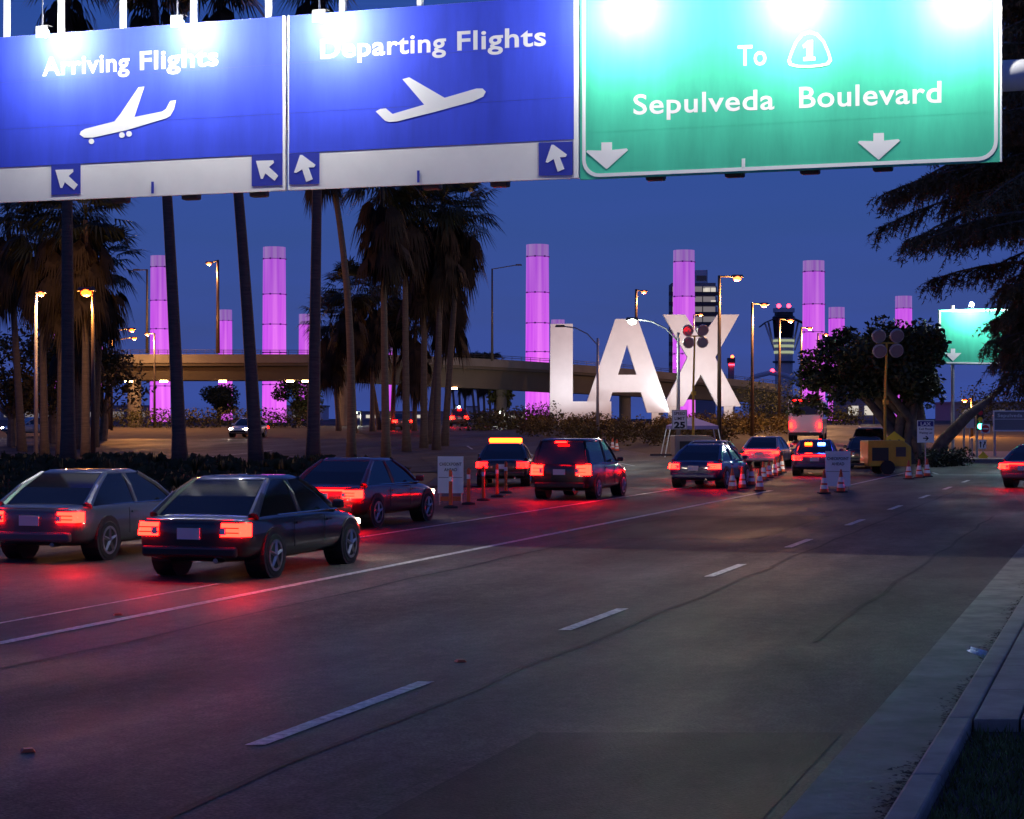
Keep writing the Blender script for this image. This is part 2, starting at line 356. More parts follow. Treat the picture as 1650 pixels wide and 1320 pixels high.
while n < 420:
    y = rg.uniform(32, 85); x = rg.uniform(-26, 0)
    if not inside(x, y, isw): continue
    n += 1; H = rg.uniform(.35, .75)*(.75+.35*(y > 66))
    for k in range(22):
        a = rg.random()*6.3; l = rg.uniform(.15, .5); w = .02
        tf.add([(x-w*math.sin(a), y+w*math.cos(a), .15), (x+w*math.sin(a), y-w*math.cos(a), .15), (x+l*.6*math.cos(a), y+l*.6*math.sin(a), .15+H*rg.uniform(.7, 1)), (x+l*1.15*math.cos(a), y+l*1.15*math.sin(a), .15+H*rg.uniform(.5, .9))], [(0, 1, 2), (1, 3, 2)])
tf.build("strap_leaf_planting", M['leaf'], fix=False, label="dark strap leaved ground planting on the left traffic island", cat="ground cover", kind='stuff')

# ------------------------------------------------------------------ overhead gantry and the three guide signs
KS = 1.08
SO = Vector((1.0875, 30.5))*KS; sw = Vector((.946, -.324)); sn = Vector((-.324, -.946))
def ST(px, py):
    d = (px-CX)/F; t = (d*SO.y-SO.x)/(sw.x-d*sw.y); Y = SO.y+t*sw.y
    return (t, CH+(HZ-py)*Y/F)
def SP(t, z, d=0): q = SO+sw*t+sn*d; return Vector((q.x, q.y, z))
SB, STOP, ZB = CH+3.84*KS, CH+6.77*KS, CH+4.46*KS                         # bottom, top, band height
def sbox(mb, t0, t1, z0, z1, d0, d1):
    return mb.prism([[(t0, z0), (t1, z0), (t1, z1), (t0, z1)]], SP, d0, d1)
def spoly(pts): return [ST(*p) for p in pts]
def fit_text(txt, name, parent, m, px0, px1, py_base, cap_px, mp=None, bold=.02, d=.02, th=.006):
    """lettering: glyph outlines fitted between two points of its surface"""
    cu = bpy.data.curves.new("t", 'FONT'); cu.body = txt; cu.size = 1; cu.offset = bold; cu.resolution_u = 4; cu.space_character = 1.06
    ob = bpy.data.objects.new("t", cu); COL.objects.link(ob)
    dg = bpy.context.evaluated_depsgraph_get(); me = ob.evaluated_get(dg).to_mesh()
    vs = [v.co.copy() for v in me.vertices]; fs = [tuple(p.vertices) for p in me.polygons]
    ob.evaluated_get(dg).to_mesh_clear(); bpy.data.objects.remove(ob); bpy.data.curves.remove(cu)
    x0 = min(v.x for v in vs); x1 = max(v.x for v in vs)
    (ta, za), (tb, zb) = px0, px1
    k = (tb-ta)/(x1-x0); kz = cap_px/.729
    b = MB(); b.add([(mp or SP)(ta+(v.x-x0)*k, za+(zb-za)*(v.x-x0)/(x1-x0)+v.y*kz, d) for v in vs], fs)
    return b.build(name, m, parent, fix=False)
def cap_h(px, y0, y1): return ST(px, y0)[1]-ST(px, y1)[1]
t = thing("guide_sign", "blue overhead sign reading Arriving Flights with a descending white plane", "road sign", SP(-8.2*KS, SB))
def inv(mb): return mb
def under(o, p):
    o.parent = p; o.matrix_parent_inverse = Matrix.Translation(p.location).inverted(); return o
def blue_sign(root, t0, t1):
    under(sbox(MB(), t0, t1, SB, STOP, -.08, 0).build("backing_panel", M['signgrey']), root)
    under(sbox(MB(), t0, t1, ZB, STOP-.003, .002, .008).build("blue_panel", M['blue']), root)
    for z in (ZB+.72, ZB+1.62):
        j_ = MB(); sbox(j_, t0+.02, t1-.02, z, z+.007, .0075, .0092); under(j_.build("panel_joint", M['bluebox']), root)
T1 = -5.15*KS
blue_sign(t, -11.2*KS, T1-.03)
e = MB(); sbox(e, T1-.075, T1-.03, SB+.002, STOP+.004, .004, .016); under(e.build("edge_trim", M['signwhite']), t)
for w_, a_, b_ in (("Arriving", (69, 122), (209, 113.5)), ("Flights", (226, 112.5), (352, 105))):
    under(fit_text(w_, "lettering", None, M['signwhite'], ST(*a_), ST(*b_), 0, cap_h(210, 83, 114)*.98, bold=.02, d=.0105), t)
plane1 = [(129,217),(131,212),(138,208),(185,196),(194,185),(224,141),(233,140),(217,189),(262,180),(268,176),(275,163),(284,162),(281,176),(275,187),(268,191),(205,210),(150,222),(136,222)]
def disc(px, py, r): return [(px+r*math.cos(i*.5236), py+r*math.sin(i*.5236)) for i in range(12)]
b = MB(); b.prism([spoly(plane1)], SP, .010, .017)
for c in (disc(148, 228, 4.3), disc(197, 218, 4.6), disc(208.5, 216, 4.6)): b.prism([spoly(c)], SP, .010, .017)
under(b.build("plane_symbol", M['signwhite']), t)
def arrow_box(root, x0, x1, y0, y1, x0b=None):
    a = [(x0, y0[0]), (x1, y0[1]), (x1, y1[1]), (x0, y1[0])]
    o = MB().prism([spoly(a)], SP, .004, .010).build("arrow_panel", M['bluebox']); under(o, root); return o
def shape(root, pts, name="arrow", m='signwhite', d=.017):
    o = MB().prism([spoly(pts)], SP, .012, d).build(name, M[m]); under(o, root); return o
arrow_box(t, 83, 130, (265.5, 263), (314.5, 312.5)); arrow_box(t, 406, 456, (249.5, 247), (300.5, 298.5))
def arrow_ul(x, y): return [(x, y), (x+28, y-1), (x+29, y+3), (x+21, y+10), (x+36, y+24), (x+30, y+32), (x+15, y+20), (x+11, y+29), (x+8, y+29)]
shape(t, arrow_ul(90, 274)); shape(t, arrow_ul(413, 259.5))
shape(t, [(244.5, 293), (248.5, 293), (248.5, 312), (244.5, 312)], "division_mark", 'bluebox')
t2 = thing("guide_sign", "blue overhead sign reading Departing Flights with a climbing white plane", "road sign", SP(-2.5, SB))
blue_sign(t2, T1+.03, -.03)
e = MB(); sbox(e, T1+.03, T1+.05, SB+.002, STOP+.004, .004, .016); sbox(e, -.11, -.03, SB+.002, STOP+.004, .004, .016); under(e.build("edge_trim", M['signwhite']), t2)
for w_, a_, b_ in (("Departing", (517, 94), (719, 82.3)), ("Flights", (737, 81.3), (880, 73))):
    under(fit_text(w_, "lettering", None, M['signwhite'], ST(*a_), ST(*b_), 0, cap_h(700, 50, 82)*.98, bold=.02, d=.0105), t2)
plane2 = [(606,180),(613,176),(622,175),(633,184),(684,169),(649,128),(660,125),(717,158),(768,143),(778,143),(783,148),(779,156),(762,164),(700,181),(640,196),(628,197),(621,195)]
b = MB(); b.prism([spoly(plane2)], SP, .010, .017); under(b.build("plane_symbol", M['signwhite']), t2)
arrow_box(t2, 465, 515, (247.5, 245.5), (298, 296.5)); arrow_box(t2, 868.5, 923, (230, 228), (283.5, 282.5))
def arrow_ul2(x, y): return [(x, y), (x+3.5, y), (x+25, y+16), (x+22.5, y+20), (x+13.5, y+20), (x+20.5, y+39), (x+10, y+43.5), (x+3.5, y+23), (x-6, y+29), (x-9.5, y+28)]
shape(t2, arrow_ul2(484, 250)); shape(t2, arrow_ul2(889, 233.5))
shape(t2, [(672.5, 275), (676.5, 275), (676.5, 294.5), (672.5, 294.5)], "division_mark", 'bluebox')
t3 = thing("guide_sign", "green overhead sign pointing down to Sepulveda Boulevard and route 1", "road sign", SP(3.25*KS, SB-.1))
GB = CH+3.81*KS; GT = CH+7.05*KS; GR = 6.5*KS
under(sbox(MB(), .0, GR, GB, GT, -.06, .012).build("green_panel", M['green']), t3)
def rrect(t0, t1, z0, z1, r, n=6):
    o = []
    for cx_, cz_, a0 in ((t1-r, z1-r, 0), (t0+r, z1-r, 90), (t0+r, z0+r, 180), (t1-r, z0+r, 270)):
        for i in range(n+1): a = R(a0+90*i/n); o.append((cx_+r*math.cos(a), cz_+r*math.sin(a)))
    return o
b = MB(); b.prism([rrect(.04, GR-.03, GB+.03, GT-.04, .3), rrect(.10, GR-.09, GB+.09, GT-.10, .25)[::-1]], SP, .014, .020); under(b.build("white_border", M['signwhite']), t3)
b = MB(); sbox(b, GR+.0, GR+.03, GB, GT, -.06, .02); under(b.build("edge_trim", M['signwhite']), t3)
b = MB()
for z in (CH+4.55*KS, CH+5.65*KS): sbox(b, .12, GR-.1, z, z+.006, .012, .0135)
under(b.build("panel_joint", M['green']), t3)
under(fit_text("To", "lettering", None, M['signwhite'], ST(1189, 106), ST(1235, 104.5), 0, cap_h(1210, 71, 105), bold=.012, d=.0145), t3)
under(fit_text("Sepulveda", "lettering", None, M['signwhite'], ST(1021, 184.5), ST(1248, 176), 0, cap_h(1030, 151, 184), bold=.014, d=.0145), t3)
under(fit_text("Boulevard", "lettering", None, M['signwhite'], ST(1288, 174), ST(1517, 165), 0, cap_h(1300, 139, 174), bold=.014, d=.0145), t3)
def shield(k):
    pts = [(1305,50),(1318,54),(1329,66),(1337,84),(1341,98),(1336,105),(1322,108),(1303,109.5),(1284,109),(1272,106),(1269,99),(1274,84),(1281,68),(1292,54)]
    cx_, cy_ = 1305, 82
    return [ST(cx_+(x-cx_)*k, cy_+(y-cy_)*k) for x, y in pts]
b = MB(); b.prism([shield(1), shield(.86)[::-1]], SP, .014, .02); under(b.build("route_shield", M['signwhite']), t3)
b = MB(); b.prism([spoly([(1294,73),(1302,66),(1310,65),(1310,92),(1314,92),(1314,98),(1295,99),(1295,93),(1300,92),(1300,75),(1295,78)])], SP, .014, .02); under(b.build("route_number", M['signwhite']), t3)
def arrow_dn(x, y): return [(x-8.5, y-43), (x+8.5, y-43.5), (x+8.5, y-31), (x+32, y-33.5), (x+34.5, y-31), (x, y), (x-33, y-28), (x-31, y-30.5), (x-8.5, y-30)]
shape(t3, arrow_dn(978, 273), d=.02); shape(t3, [(x-978+1416, y-273+258) for x, y in arrow_dn(978, 273)], d=.02)
shape(t3, [(1195.5, 256), (1201, 255.5), (1201, 271), (1195.5, 271.5)], "division_mark", d=.02)

gt = thing("sign_gantry", "steel overhead sign gantry carrying the blue and green signs", "sign gantry", SP(9.4, 0, -.55))
def gp(mb, name, m='steel', **k): return under(mb.build(name, M[m], **k), gt)
gp(MB().tube([SP(9.4, 0, -.55), SP(9.4, 5, -.55), SP(9.4, 10.2, -.55)], [.36, .33, .3], 16), "column", smooth=True)
gp(MB().tube([SP(-16, 0, -.55), SP(-16, 10.2, -.55)], .33, 16), "column", smooth=True)
gp(MB().tube([SP(-16, 7.85, -.36), SP(9.4, 7.85, -.36)], .255, 20), "cross_tube", 'white', smooth=True)
gp(MB().tube([SP(-16, 9.5, -.55), SP(9.4, 9.5, -.55)], .16, 14), "cross_tube", 'steel', smooth=True)
for px in (4, 92, 192, 306, 427, 547, 672):
    tt = ST(px, 40)[0]; b = MB(); sbox(b, tt-.045, tt+.045, SB+.2, 13.2, -.2, -.1); gp(b, "post", 'white')
for px in (186, 300, 410, 690, 800, 1052, 1180, 1302, 1420):
    tt = ST(px, 290)[0]; b = MB(); sbox(b, tt-.16, tt+.16, SB-.08, SB+.8, -.3, -.1); gp(b, "mounting_bracket", 'darksteel', bevel=.03)
b = MB(); sbox(b, -16, 9.4, 10.82, 10.88, -.15, -.02); gp(b, "lamp_rail", 'steel')
lamps = (((107, 68), "first sign lamp from the left, over the Arriving lettering"), ((321, 52), "sign lamp over the right end of the Arriving lettering"), ((546, 44), "sign lamp over the start of the Departing lettering"),
         ((1020, 16), "sign lamp at the left end of the green sign"), ((1286, 4), "sign lamp in the middle of the green sign above the route shield"), ((1556, 2), "sign lamp at the right end of the green sign"))
M['frosted'] = bpy.data.materials.new("frosted_hood"); M['frosted'].use_nodes = True
_n = M['frosted'].node_tree; _n.nodes.remove(_n.nodes["Principled BSDF"]); _t = _n.nodes.new("ShaderNodeBsdfTranslucent"); _t.inputs[0].default_value = (.2, .2, .2, 1)
_n.links.new(_t.outputs[0], _n.nodes["Material Output"].inputs[0])
for (p, l) in lamps:
    D = .65
    tt, zz = ST(p[0]-4, p[1]-4)                                      # the lamp hangs D in front of this point of the sign face
    q = SP(tt, zz, D); o = thing("sign_lamp", l, "sign lamp", q, group="lamps lighting the overhead signs")
    under(MB().sphere(q, .08, 12).build("bulb", G['signlamp'], smooth=True), o)
    under(MB().tube([SP(tt, 10.85, -.08), SP(tt, 10.85, D+.08), SP(tt, zz+.125, D+.08)], .018, 6).build("arm", M['white']), o)
    b = MB(); sbox(b, tt-.13, tt+.13, zz-.10, zz+.12, D+.1, D+.107); sbox(b, tt-.13, tt+.13, zz+.12, zz+.127, D-.08, D+.107)
    under(b.build("hood", M['frosted']), o)  # hood added to keep lamp light off the near road, frosted to glow white

# ------------------------------------------------------------------ plants
def leafcloud(mb, c, r, n, rg, size=.25, flat=.8):
    for i in range(n):
        d = Vector((rg.gauss(0, 1), rg.gauss(0, 1), rg.gauss(0, 1))).normalized()*(rg.random()**.45)
        p = Vector(c)+Vector((d.x*r[0], d.y*r[1], d.z*r[2])); s = size*rg.uniform(.5, 1.3)
        u = Vector((rg.gauss(0, 1), rg.gauss(0, 1), rg.gauss(0, flat))).normalized(); w = u.cross(Vector((rg.gauss(0, 1), rg.gauss(0, 1), rg.gauss(0, 1)))).normalized()
        mb.add([p-u*s, p+w*s*.45, p+u*s, p-w*s*.45], [(0, 1, 2, 3)])
def tree(name, label, cat, loc, h, cr, m, seed, trunk_r=.3, lobes=14, leaves=300, size=.25, group=None, base=.35):
    rg = random.Random(seed); t = thing(name, label, cat, loc, 0, group); tr = MB(); cw = MB()
    tr.tube([(0, 0, -.2), (rg.gauss(0, .1), rg.gauss(0, .1), h*.2), (rg.gauss(0, .2), rg.gauss(0, .2), h*.45)], [trunk_r*1.2, trunk_r, trunk_r*.7], 8)
    for i in range(lobes):
        a = rg.random()*6.28; q = rg.random()**.6; z = h*(base+(1-base)*rg.random()); k = math.sqrt(max(1-((z/h-(base+1)/2)/((1-base)/2))**2*.8, .1))
        c = (cr*.75*q*k*math.cos(a), cr*.75*q*k*math.sin(a), min(z, h*.93)); s = cr*rg.uniform(.28, .5)
        leafcloud(cw, c, (s, s, s*.7), leaves, rg, size)
        tr.tube([(0, 0, h*rg.uniform(.2, .4)), (c[0]*.5, c[1]*.5, c[2]*.75), c], [trunk_r*.45, trunk_r*.25, .03], 5)
    tr.build("trunk", M['bark'], t); cw.build("crown", m, t, fix=False); return t
def fan(mb, base, d, L, rg, nb=13, spread=1.2, droop=.3, w=.05):
    """one palm fan: petiole plus splayed blades"""
    d = d.normalized(); side = d.cross(Vector((0, 0, 1)))
    side = side.normalized() if side.length > .05 else Vector((1, 0, 0)); up = side.cross(d)
    tip = base+d*L*.5
    mb.add([base-side*.02, base+side*.02, tip+side*.015, tip-side*.015], [(0, 1, 2, 3)])
    for k in range(nb):
        a = spread*(2*k/(nb-1)-1); dr = (d*math.cos(a)+side*math.sin(a)).normalized(); l = L*.6*(1-.25*abs(a)/spread)*rg.uniform(.85, 1.1)
        mid = tip+dr*l*.55; end = tip+dr*l+Vector((0, 0, -droop*l*rg.uniform(.6, 1.4)))
        wv = dr.cross(up).normalized()*w
        mb.add([tip, mid+wv, end, mid-wv], [(0, 1, 2, 3)])
PALMV = []
def palm_crown(seed, skirt):
    rg = random.Random(seed); g = MB(); s = MB()
    for i in range(46):
        a = i*2.4+rg.random()*.5; e = R(rg.uniform(-40, 82)); d = Vector((math.cos(a)*math.cos(e), math.sin(a)*math.cos(e), math.sin(e)))
        fan(g, Vector((0, 0, .2)), d, rg.uniform(1.9, 2.6), rg, droop=.35)
    for i in range(int(48*skirt)):
        a = rg.random()*6.28; z = -rg.random()*1.5*skirt; e = R(rg.uniform(-88, -52)); d = Vector((math.cos(a)*math.cos(e), math.sin(a)*math.cos(e), math.sin(e)))
        fan(s, Vector((math.cos(a)*.18, math.sin(a)*.18, z)), d, rg.uniform(1.5, 2.4), rg, nb=9, spread=.6, droop=.5, w=.06)
    return g, s
for sd, sk in ((1, 1.3), (2, 2.2), (3, 1.6)):
    g, s = palm_crown(sd, sk); a = g.build("crown", M['frond'], fix=False); b = s.build("skirt", M['dead'], fix=False)
    PALMV.append((a.data, b.data)); bpy.data.objects.remove(a); bpy.data.objects.remove(b)
NP = [0]
def palm(bpx, Y, tpx, tpy, label, r=.25, var=None, cs=1.0, group=None, mid=0):
    z0 = gz(Y)+(.1 if Y < 90 else 0); b = Vector((gx(bpx, Y), Y, z0)); e = at(tpx, tpy, Y)
    t = thing("palm_tree", label, "palm tree", b, 0, group); i = NP[0]; NP[0] += 1
    pts = []; rr = []; d = e-b; N = 12
    for k in range(N+1):
        f = k/N; q = d*f; q.x += math.sin(f*math.pi)*mid
        pts.append(q+Vector((0, 0, -.3 if k == 0 else 0))); rr.append(r*(1.35-.6*f**.4-.12*f if k else 1.5))
    MB().tube(pts, rr, 10).build("trunk", M['trunk'], t, smooth=True)
    g, s = PALMV[i % 3 if var is None else var]
    for nm, me in (("crown", g), ("skirt", s)):
        o = bpy.data.objects.new(nm, me); COL.objects.link(o); o.parent = t; o.location = d; o.rotation_euler = (0, 0, i*1.3); o.scale = (cs, cs, cs)
    return t
GF, GM, GL, GFAR = "tall palms behind the blue signs", "shaggy palms in the middle cluster", "shaggy palms in the left cluster", "small far palms seen beneath the bridge"
palm(110, 78, 107, -40, "tall straight palm trunk below the left arrow panel of the Arriving sign", .27, group=GF)
palm(291, 78, 246, -22, "tall palm trunk leaning left between the first two violet pylons", .26, group=GF, mid=.1)
palm(414, 79, 352, -18, "tall palm trunk leaning left just before the wide violet pylon", .26, group=GF, mid=.15)
palm(504, 80, 516, -40, "tall palm trunk in front of the short pylon, left of the bridge pier", .25, group=GF)
palm(566, 105, 515, 170, "slim palm leaning left with a kinked trunk before the bridge pier", .22, group=GF, mid=.6)
for a, l in (((622, 108, 616, 292), "front palm at the left of the middle cluster, thin pale trunk"), ((655, 118, 652, 318), "palm just right of the front thin trunk in the middle cluster"),
    ((683, 124, 684, 345), "palm with long brown skirt in the centre of the middle cluster"), ((703, 120, 712, 330), "dense palm crown touching the sign edge in the middle cluster"), ((716, 128, 742, 345), "rightmost palm of the middle cluster with a broad hanging skirt"),
    ((690, 132, 722, 415), "lower palm tucked under the rightmost shaggy crown of the middle cluster")):
    palm(*a, l, .22, group=GM, cs=1.3)
for a, l in (((546, 168, 533, 520), "lowest palm at the far left of the middle cluster"), ((572, 160, 563, 475), "short palm above the bridge pier in the middle cluster"), ((600, 165, 600, 470), "short palm right of the bridge pier behind the slim trunk"),
    ((632, 170, 640, 455), "short palm behind the front thin trunk of the middle cluster"), ((612, 172, 585, 525), "small dark palm just above the bridge rail beside the pier"), ((668, 168, 668, 520), "small dark palm low in the gap between middle trunks")):
    palm(*a, l, .2, group=GM, cs=1.3)
for a, l in (((36, 118, 12, 345), "leftmost shaggy palm at the edge of the picture"), ((72, 112, 66, 372), "shaggy palm second from the left edge with a thin trunk"), ((98, 110, 100, 345), "shaggy palm directly behind the tall straight trunk"),
    ((138, 108, 138, 355), "shaggy palm above the big orange street lamp"), ((152, 126, 166, 430), "lower shaggy palm right of the big orange street lamp"), ((128, 122, 120, 430), "lower shaggy palm left of the big orange street lamp")):
    palm(*a, l, .24, group=GL, cs=1.35)
for i, (px, tp) in enumerate(((734, 726), (742, 738), (749, 750), (766, 757), (773, 766), (781, 778), (791, 786), (798, 797))):
    palm(px, 420, tp, 588, ["first far palm right of the middle cluster beneath the bridge", "second far palm from the left beneath the bridge", "far palm left of the small white box building beneath the bridge", "far palm over the white box building beneath the bridge", "far palm right of the white box building", "fourth far palm from the right beneath the bridge span", "far palm second from the dark right abutment", "far palm nearest the dark right abutment"][i], .28, group=GFAR, cs=1.3)

# big ficus on the right with many rising limbs
rg = random.Random(21); FY = 96; fx = gx(1462, FY)
t = thing("ficus_tree", "broad dark ficus with fluted multi stem trunk behind the white information sign", "tree", (fx, FY, gz(FY)))
tr = MB(); cw = MB(); tips = []
for i in range(17):
    a = rg.random()*6.28; q = rg.uniform(.4, 1); x0 = rg.uniform(-.9, .9); top = Vector((math.cos(a)*4.0*q-.6, math.sin(a)*2.6*q, rg.uniform(4.2, 6.2))); top.x = min(top.x, .7)
    tr.tube([(x0*1.15, rg.uniform(-.5, .5), -.3), (x0*.75, rg.uniform(-.3, .3), 1.0), (x0*.7+top.x*.25, top.y*.3, 2.3), (top.x*.65, top.y*.6, 3.7), top], [.42, .3, .24, .17, .05], 8); tips.append(top)
tr.tube([(1.0, 0, -.2), (1.8, -.2, 1.2), (2.9, -.5, 2.4), (4.6, -.8, 3.8)], [.4, .32, .26, .1], 8)
for i in range(95):
    a = rg.random()*6.28; q = rg.random()**.5; c = (math.cos(a)*3.6*q-1.25, math.sin(a)*3*q, rg.uniform(3.3, 6.5)+(1-q)*.5); s = rg.uniform(.6, 1.2)
    if c[0]+s > 1.6: c = (1.6-s, c[1], c[2])
    leafcloud(cw, c, (s, s, s*.65), 300, rg, .16)
for i in range(14):
    c = (rg.uniform(-5.6, -3.6), rg.uniform(-1, 1), rg.uniform(2.4, 4.9)); leafcloud(cw, c, (.5, .5, .35), 90, rg, .15)
tr.build("trunk", M['bark'], t, smooth=True); cw.build("crown", M['leaf'], t, fix=False)

# drooping cedar, trunk just out of view on the right
rg = random.Random(33); CY = 48; c0 = Vector((15.9, CY, .1))
t = thing("cedar_tree", "large cedar with drooping boughs coloured as if lit orange, hanging in at the right edge", "tree", c0)
tr = MB(); cw = MB()
tr.tube([(0, 0, -.2), (.05, 0, 5), (0, .1, 11), (0, 0, 18)], [.42, .36, .26, .08], 10)
def bough(p0, d, L, sag, dens):
    pts = [];
    for k in range(9):
        f = k/8; pts.append(p0+d*L*f+Vector((0, 0, math.sin(f*2.2)*.12*L-sag*f*f*L)))
    tr.tube(pts, [.09*(1-.85*k/8) for k in range(9)], 6)
    for k in range(int(L*dens)):
        f = .22+.78*rg.random(); i = min(int(f*8), 7); p = pts[i].lerp(pts[i+1], f*8-i)
        side = Vector((-d.y, d.x, 0))*rg.choice((-1, 1)); td = (d*rg.uniform(.2, .9)+side*rg.uniform(.1, .9)+Vector((0, 0, rg.uniform(-1.0, -.15)))).normalized()
        l = rg.uniform(.5, 1.15)*(1.1-.45*f); q0 = p
        for s in range(4):
            q1 = q0+td*l/4; td = (td+Vector((0, 0, -.22))).normalized()
            w = td.cross(Vector((rg.gauss(0, 1), rg.gauss(0, 1), .3))).normalized()
            for z in range(7):
                b = q0.lerp(q1, rg.random()); n = (td*.9+Vector((rg.gauss(0, .6), rg.gauss(0, .6), rg.gauss(0, .6)))).normalized()*rg.uniform(.07, .17); ww = n.cross(w).normalized()*.014
                cw.add([b-ww, b+ww, b+n], [(0, 1, 2)])
            q0 = q1
for i in range(105):
    a = math.pi+rg.uniform(-.8, .8); z = 3.4+10.5*rg.random()**1.15; L = rg.uniform(4.0, 6.8)*(1.0 if z < 9 else .8)
    if z < 5.4: L = min(L, rg.uniform(3.4, 4.5))
    sg = rg.uniform(.05, .3)
    if z-sg*L < 5.3: L = min(L, rg.uniform(3.2, 4.2))
    bough(Vector((0, 0, z)), Vector((math.cos(a), math.sin(a)*.8, 0)).normalized(), L, sg, 34)
tr.build("trunk", M['bark'], t, smooth=True); cw.build("boughs", M['lamplit_needle'], t, fix=False)

# trees and hedges further off
tree("broadleaf_tree", "round ruddy tree at the left edge beneath the palms", "tree", (gx(20, 128), 128, gz(128)), 7.5, 4.6, M['redleaf'], 41, group="ruddy trees on the left", size=.2)
tree("broadleaf_tree", "ruddy tree between the thin lamp post and the tall straight palm trunk", "tree", (gx(85, 134), 134, gz(134)), 7.2, 4.2, M['redleaf'], 42, group="ruddy trees on the left", size=.2)
tree("broadleaf_tree", "ruddy tree standing left of the bridge end", "tree", (gx(165, 140), 140, gz(140)), 6.6, 4.2, M['redleaf'], 43, group="ruddy trees on the left", size=.2)
tree("broadleaf_tree", "dark tree standing before the short pylon right of the leaning palms", "tree", (gx(482, 210), 210, gz(210)), 5.0, 3.2, M['leaf'], 44, size=.2)
tree("broadleaf_tree", "small dark tree before the foot of the second violet pylon", "tree", (gx(352, 225), 225, gz(225)), 4.2, 3.0, M['leaf'], 45, size=.2)
tree("broadleaf_tree", "dark tree at the right end of the view beneath the bridge", "tree", (gx(812, 215), 215, gz(215)), 4.6, 2.2, M['leaf'], 46, size=.2)
def hedge(name, label, cat, spots, m, seed, n=170, size=.16, kind=None):
    rg = random.Random(seed); b = MB()
    for (px, Y, r, h) in spots:
        leafcloud(b, (gx(px, Y), Y, gz(Y)+h*.4), (r, r*.8, h*.62), n, rg, size)
    return b.build(name, m, fix=False, label=label, cat=cat, kind=kind)
hedge("hedge", "long dark hedge beneath the left half of the bridge", "hedge", [(px, 184+3*math.sin(px), 1.1, 1.9) for px in range(190, 505, 13)], M['leaf'], 51)
hedge("bush", "dark bush mass behind the right foot of the letter X", "bush", [(1200+i*8, 214+4*math.sin(i*2), 2.0, 4.3+1.2*math.sin(i*.9)) for i in range(12)], M['leaf'], 52, 330)
hedge("bush", "low dark bush at the foot of the two right hand pylons", "bush", [(1290+i*7, 222, 1.3, 2.2+.5*math.sin(i*2)) for i in range(14)], M['leaf'], 53, 200)
hedge("bush", "spreading dark bush left of the letter L beneath the bridge", "bush", [(762+i*9, 168+i*.8, 1.4, 1.7+.06*i) for i in range(15)], M['leaf'], 54, 200)
rg = random.Random(55); sp = []
for i in range(230):
    px = rg.uniform(835, 1275); Y = rg.uniform(128, 188) if px < 1180 else rg.uniform(150, 190); sp.append((px, Y, rg.uniform(.6, 1.1), rg.uniform(.9, 1.7)))
sp = [s for s in sp if not (gx(s[0], s[1]) < 4.0+(128-s[1])*.12)]
hedge("ground_cover", "ruddy shrubby ground cover in the bed before the big white letters", "ground cover", sp, M['redleaf'], 56, 120, .13, kind='stuff')
hedge("bush", "dark low bush at the foot of the ficus beside the white sign", "bush", [(1490+i*8, 90+i*.4, .55, .9) for i in range(9)], M['leaf'], 57, 200, .1)
hedge("hedge", "dark hedge at the far right beyond the green signal", "hedge", [(1560+i*9, 190+i, 1.3, 4.2) for i in range(14)], M['leaf'], 58, 220)

# ------------------------------------------------------------------ the three giant letters
def letter(name, label, Y, loops, feet, lights):
    c = (gx(feet[0][0], Y), Y, gz(Y)); t = thing(name, label, "giant letter", c)
    mp = lambda x, y, d: at(x, y, Y)+Vector((0, d, 0))
    under(MB().prism(loops, mp, 0, .9).build("letter_face", M['whiteletter']), t)
    for px, w, top in feet:
        p = at(px, top, Y); b = MB(); b.box((p.x, Y+.45, (p.z+gz(Y)-.1)/2-.01), (w, .7, p.z-gz(Y)+.1)); under(b.build("pedestal", M['white']), t)
    for px, dy, E in lights:
        o = thing("ground_floodlight", "", "floodlight")
        x = gx(px, Y); z = gz(Y-dy)+1.35; o.location = (x, Y-dy, gz(Y-dy)); yield_lights.append(o)
        MB().tube([(0, 0, 0), (0, 0, 1.1)], .05, 6).build("post", M['darksteel'], o)
        MB().box((0, 0, 1.2), (.5, .3, .24)).build("housing", M['darksteel'], o, bevel=.03)
        ld = bpy.data.lights.new("floodlight_beam", 'SPOT'); ld.energy = E; ld.color = (.93, .95, 1); ld.spot_size = R(120); ld.spot_blend = .9; ld.shadow_soft_size = .2
        lo = bpy.data.objects.new("floodlight_beam", ld); COL.objects.link(lo); lo.parent = o; lo.location = (0, 0, 1.4)
        lo.rotation_euler = (R(90+48), 0, 0)
    return t
yield_lights = []
letter("giant_letter", "giant white floodlit letter L, leftmost of the three", 193, [[(887, 522), (923, 522), (923, 647), (985, 647), (985, 677.5), (886, 677.5)]], [(905, .9, 677.5), (966, .9, 677.5)], [(903, 6, 430), (962, 6, 260)])
letter("giant_letter", "giant white floodlit letter A in the middle", 200, [[(991.7, 514), (1027.7, 514), (1079.5, 665), (1042.7, 665), (1033, 632), (986.8, 632), (977, 665), (940, 665)], [(1010.5, 555), (995.8, 604), (1025.8, 604)]], [(1058, 1.0, 665), (962, .9, 665)], [(975, 6, 240), (1058, 6, 360)])
letter("giant_letter", "giant white floodlit letter X, rightmost of the three", 204, [[(1068.6, 507), (1104, 507), (1129.5, 547), (1156, 507), (1191, 507), (1152.5, 576), (1194, 655), (1156, 655), (1129.4, 603), (1101, 655), (1069, 655), (1108, 576)]], [(1174, .95, 655), (1084, .9, 655)], [(1084, 6, 290), (1174, 6, 380)])
for o, l in zip(yield_lights, ("ground floodlight before the stem of the letter L", "ground floodlight before the foot of the letter L", "ground floodlight before the left leg of the letter A", "ground floodlight before the right leg of the letter A", "ground floodlight before the left leg of the letter X", "ground floodlight before the right leg of the letter X")): o['label'] = l; o['group'] = "ground floodlights before the giant letters"

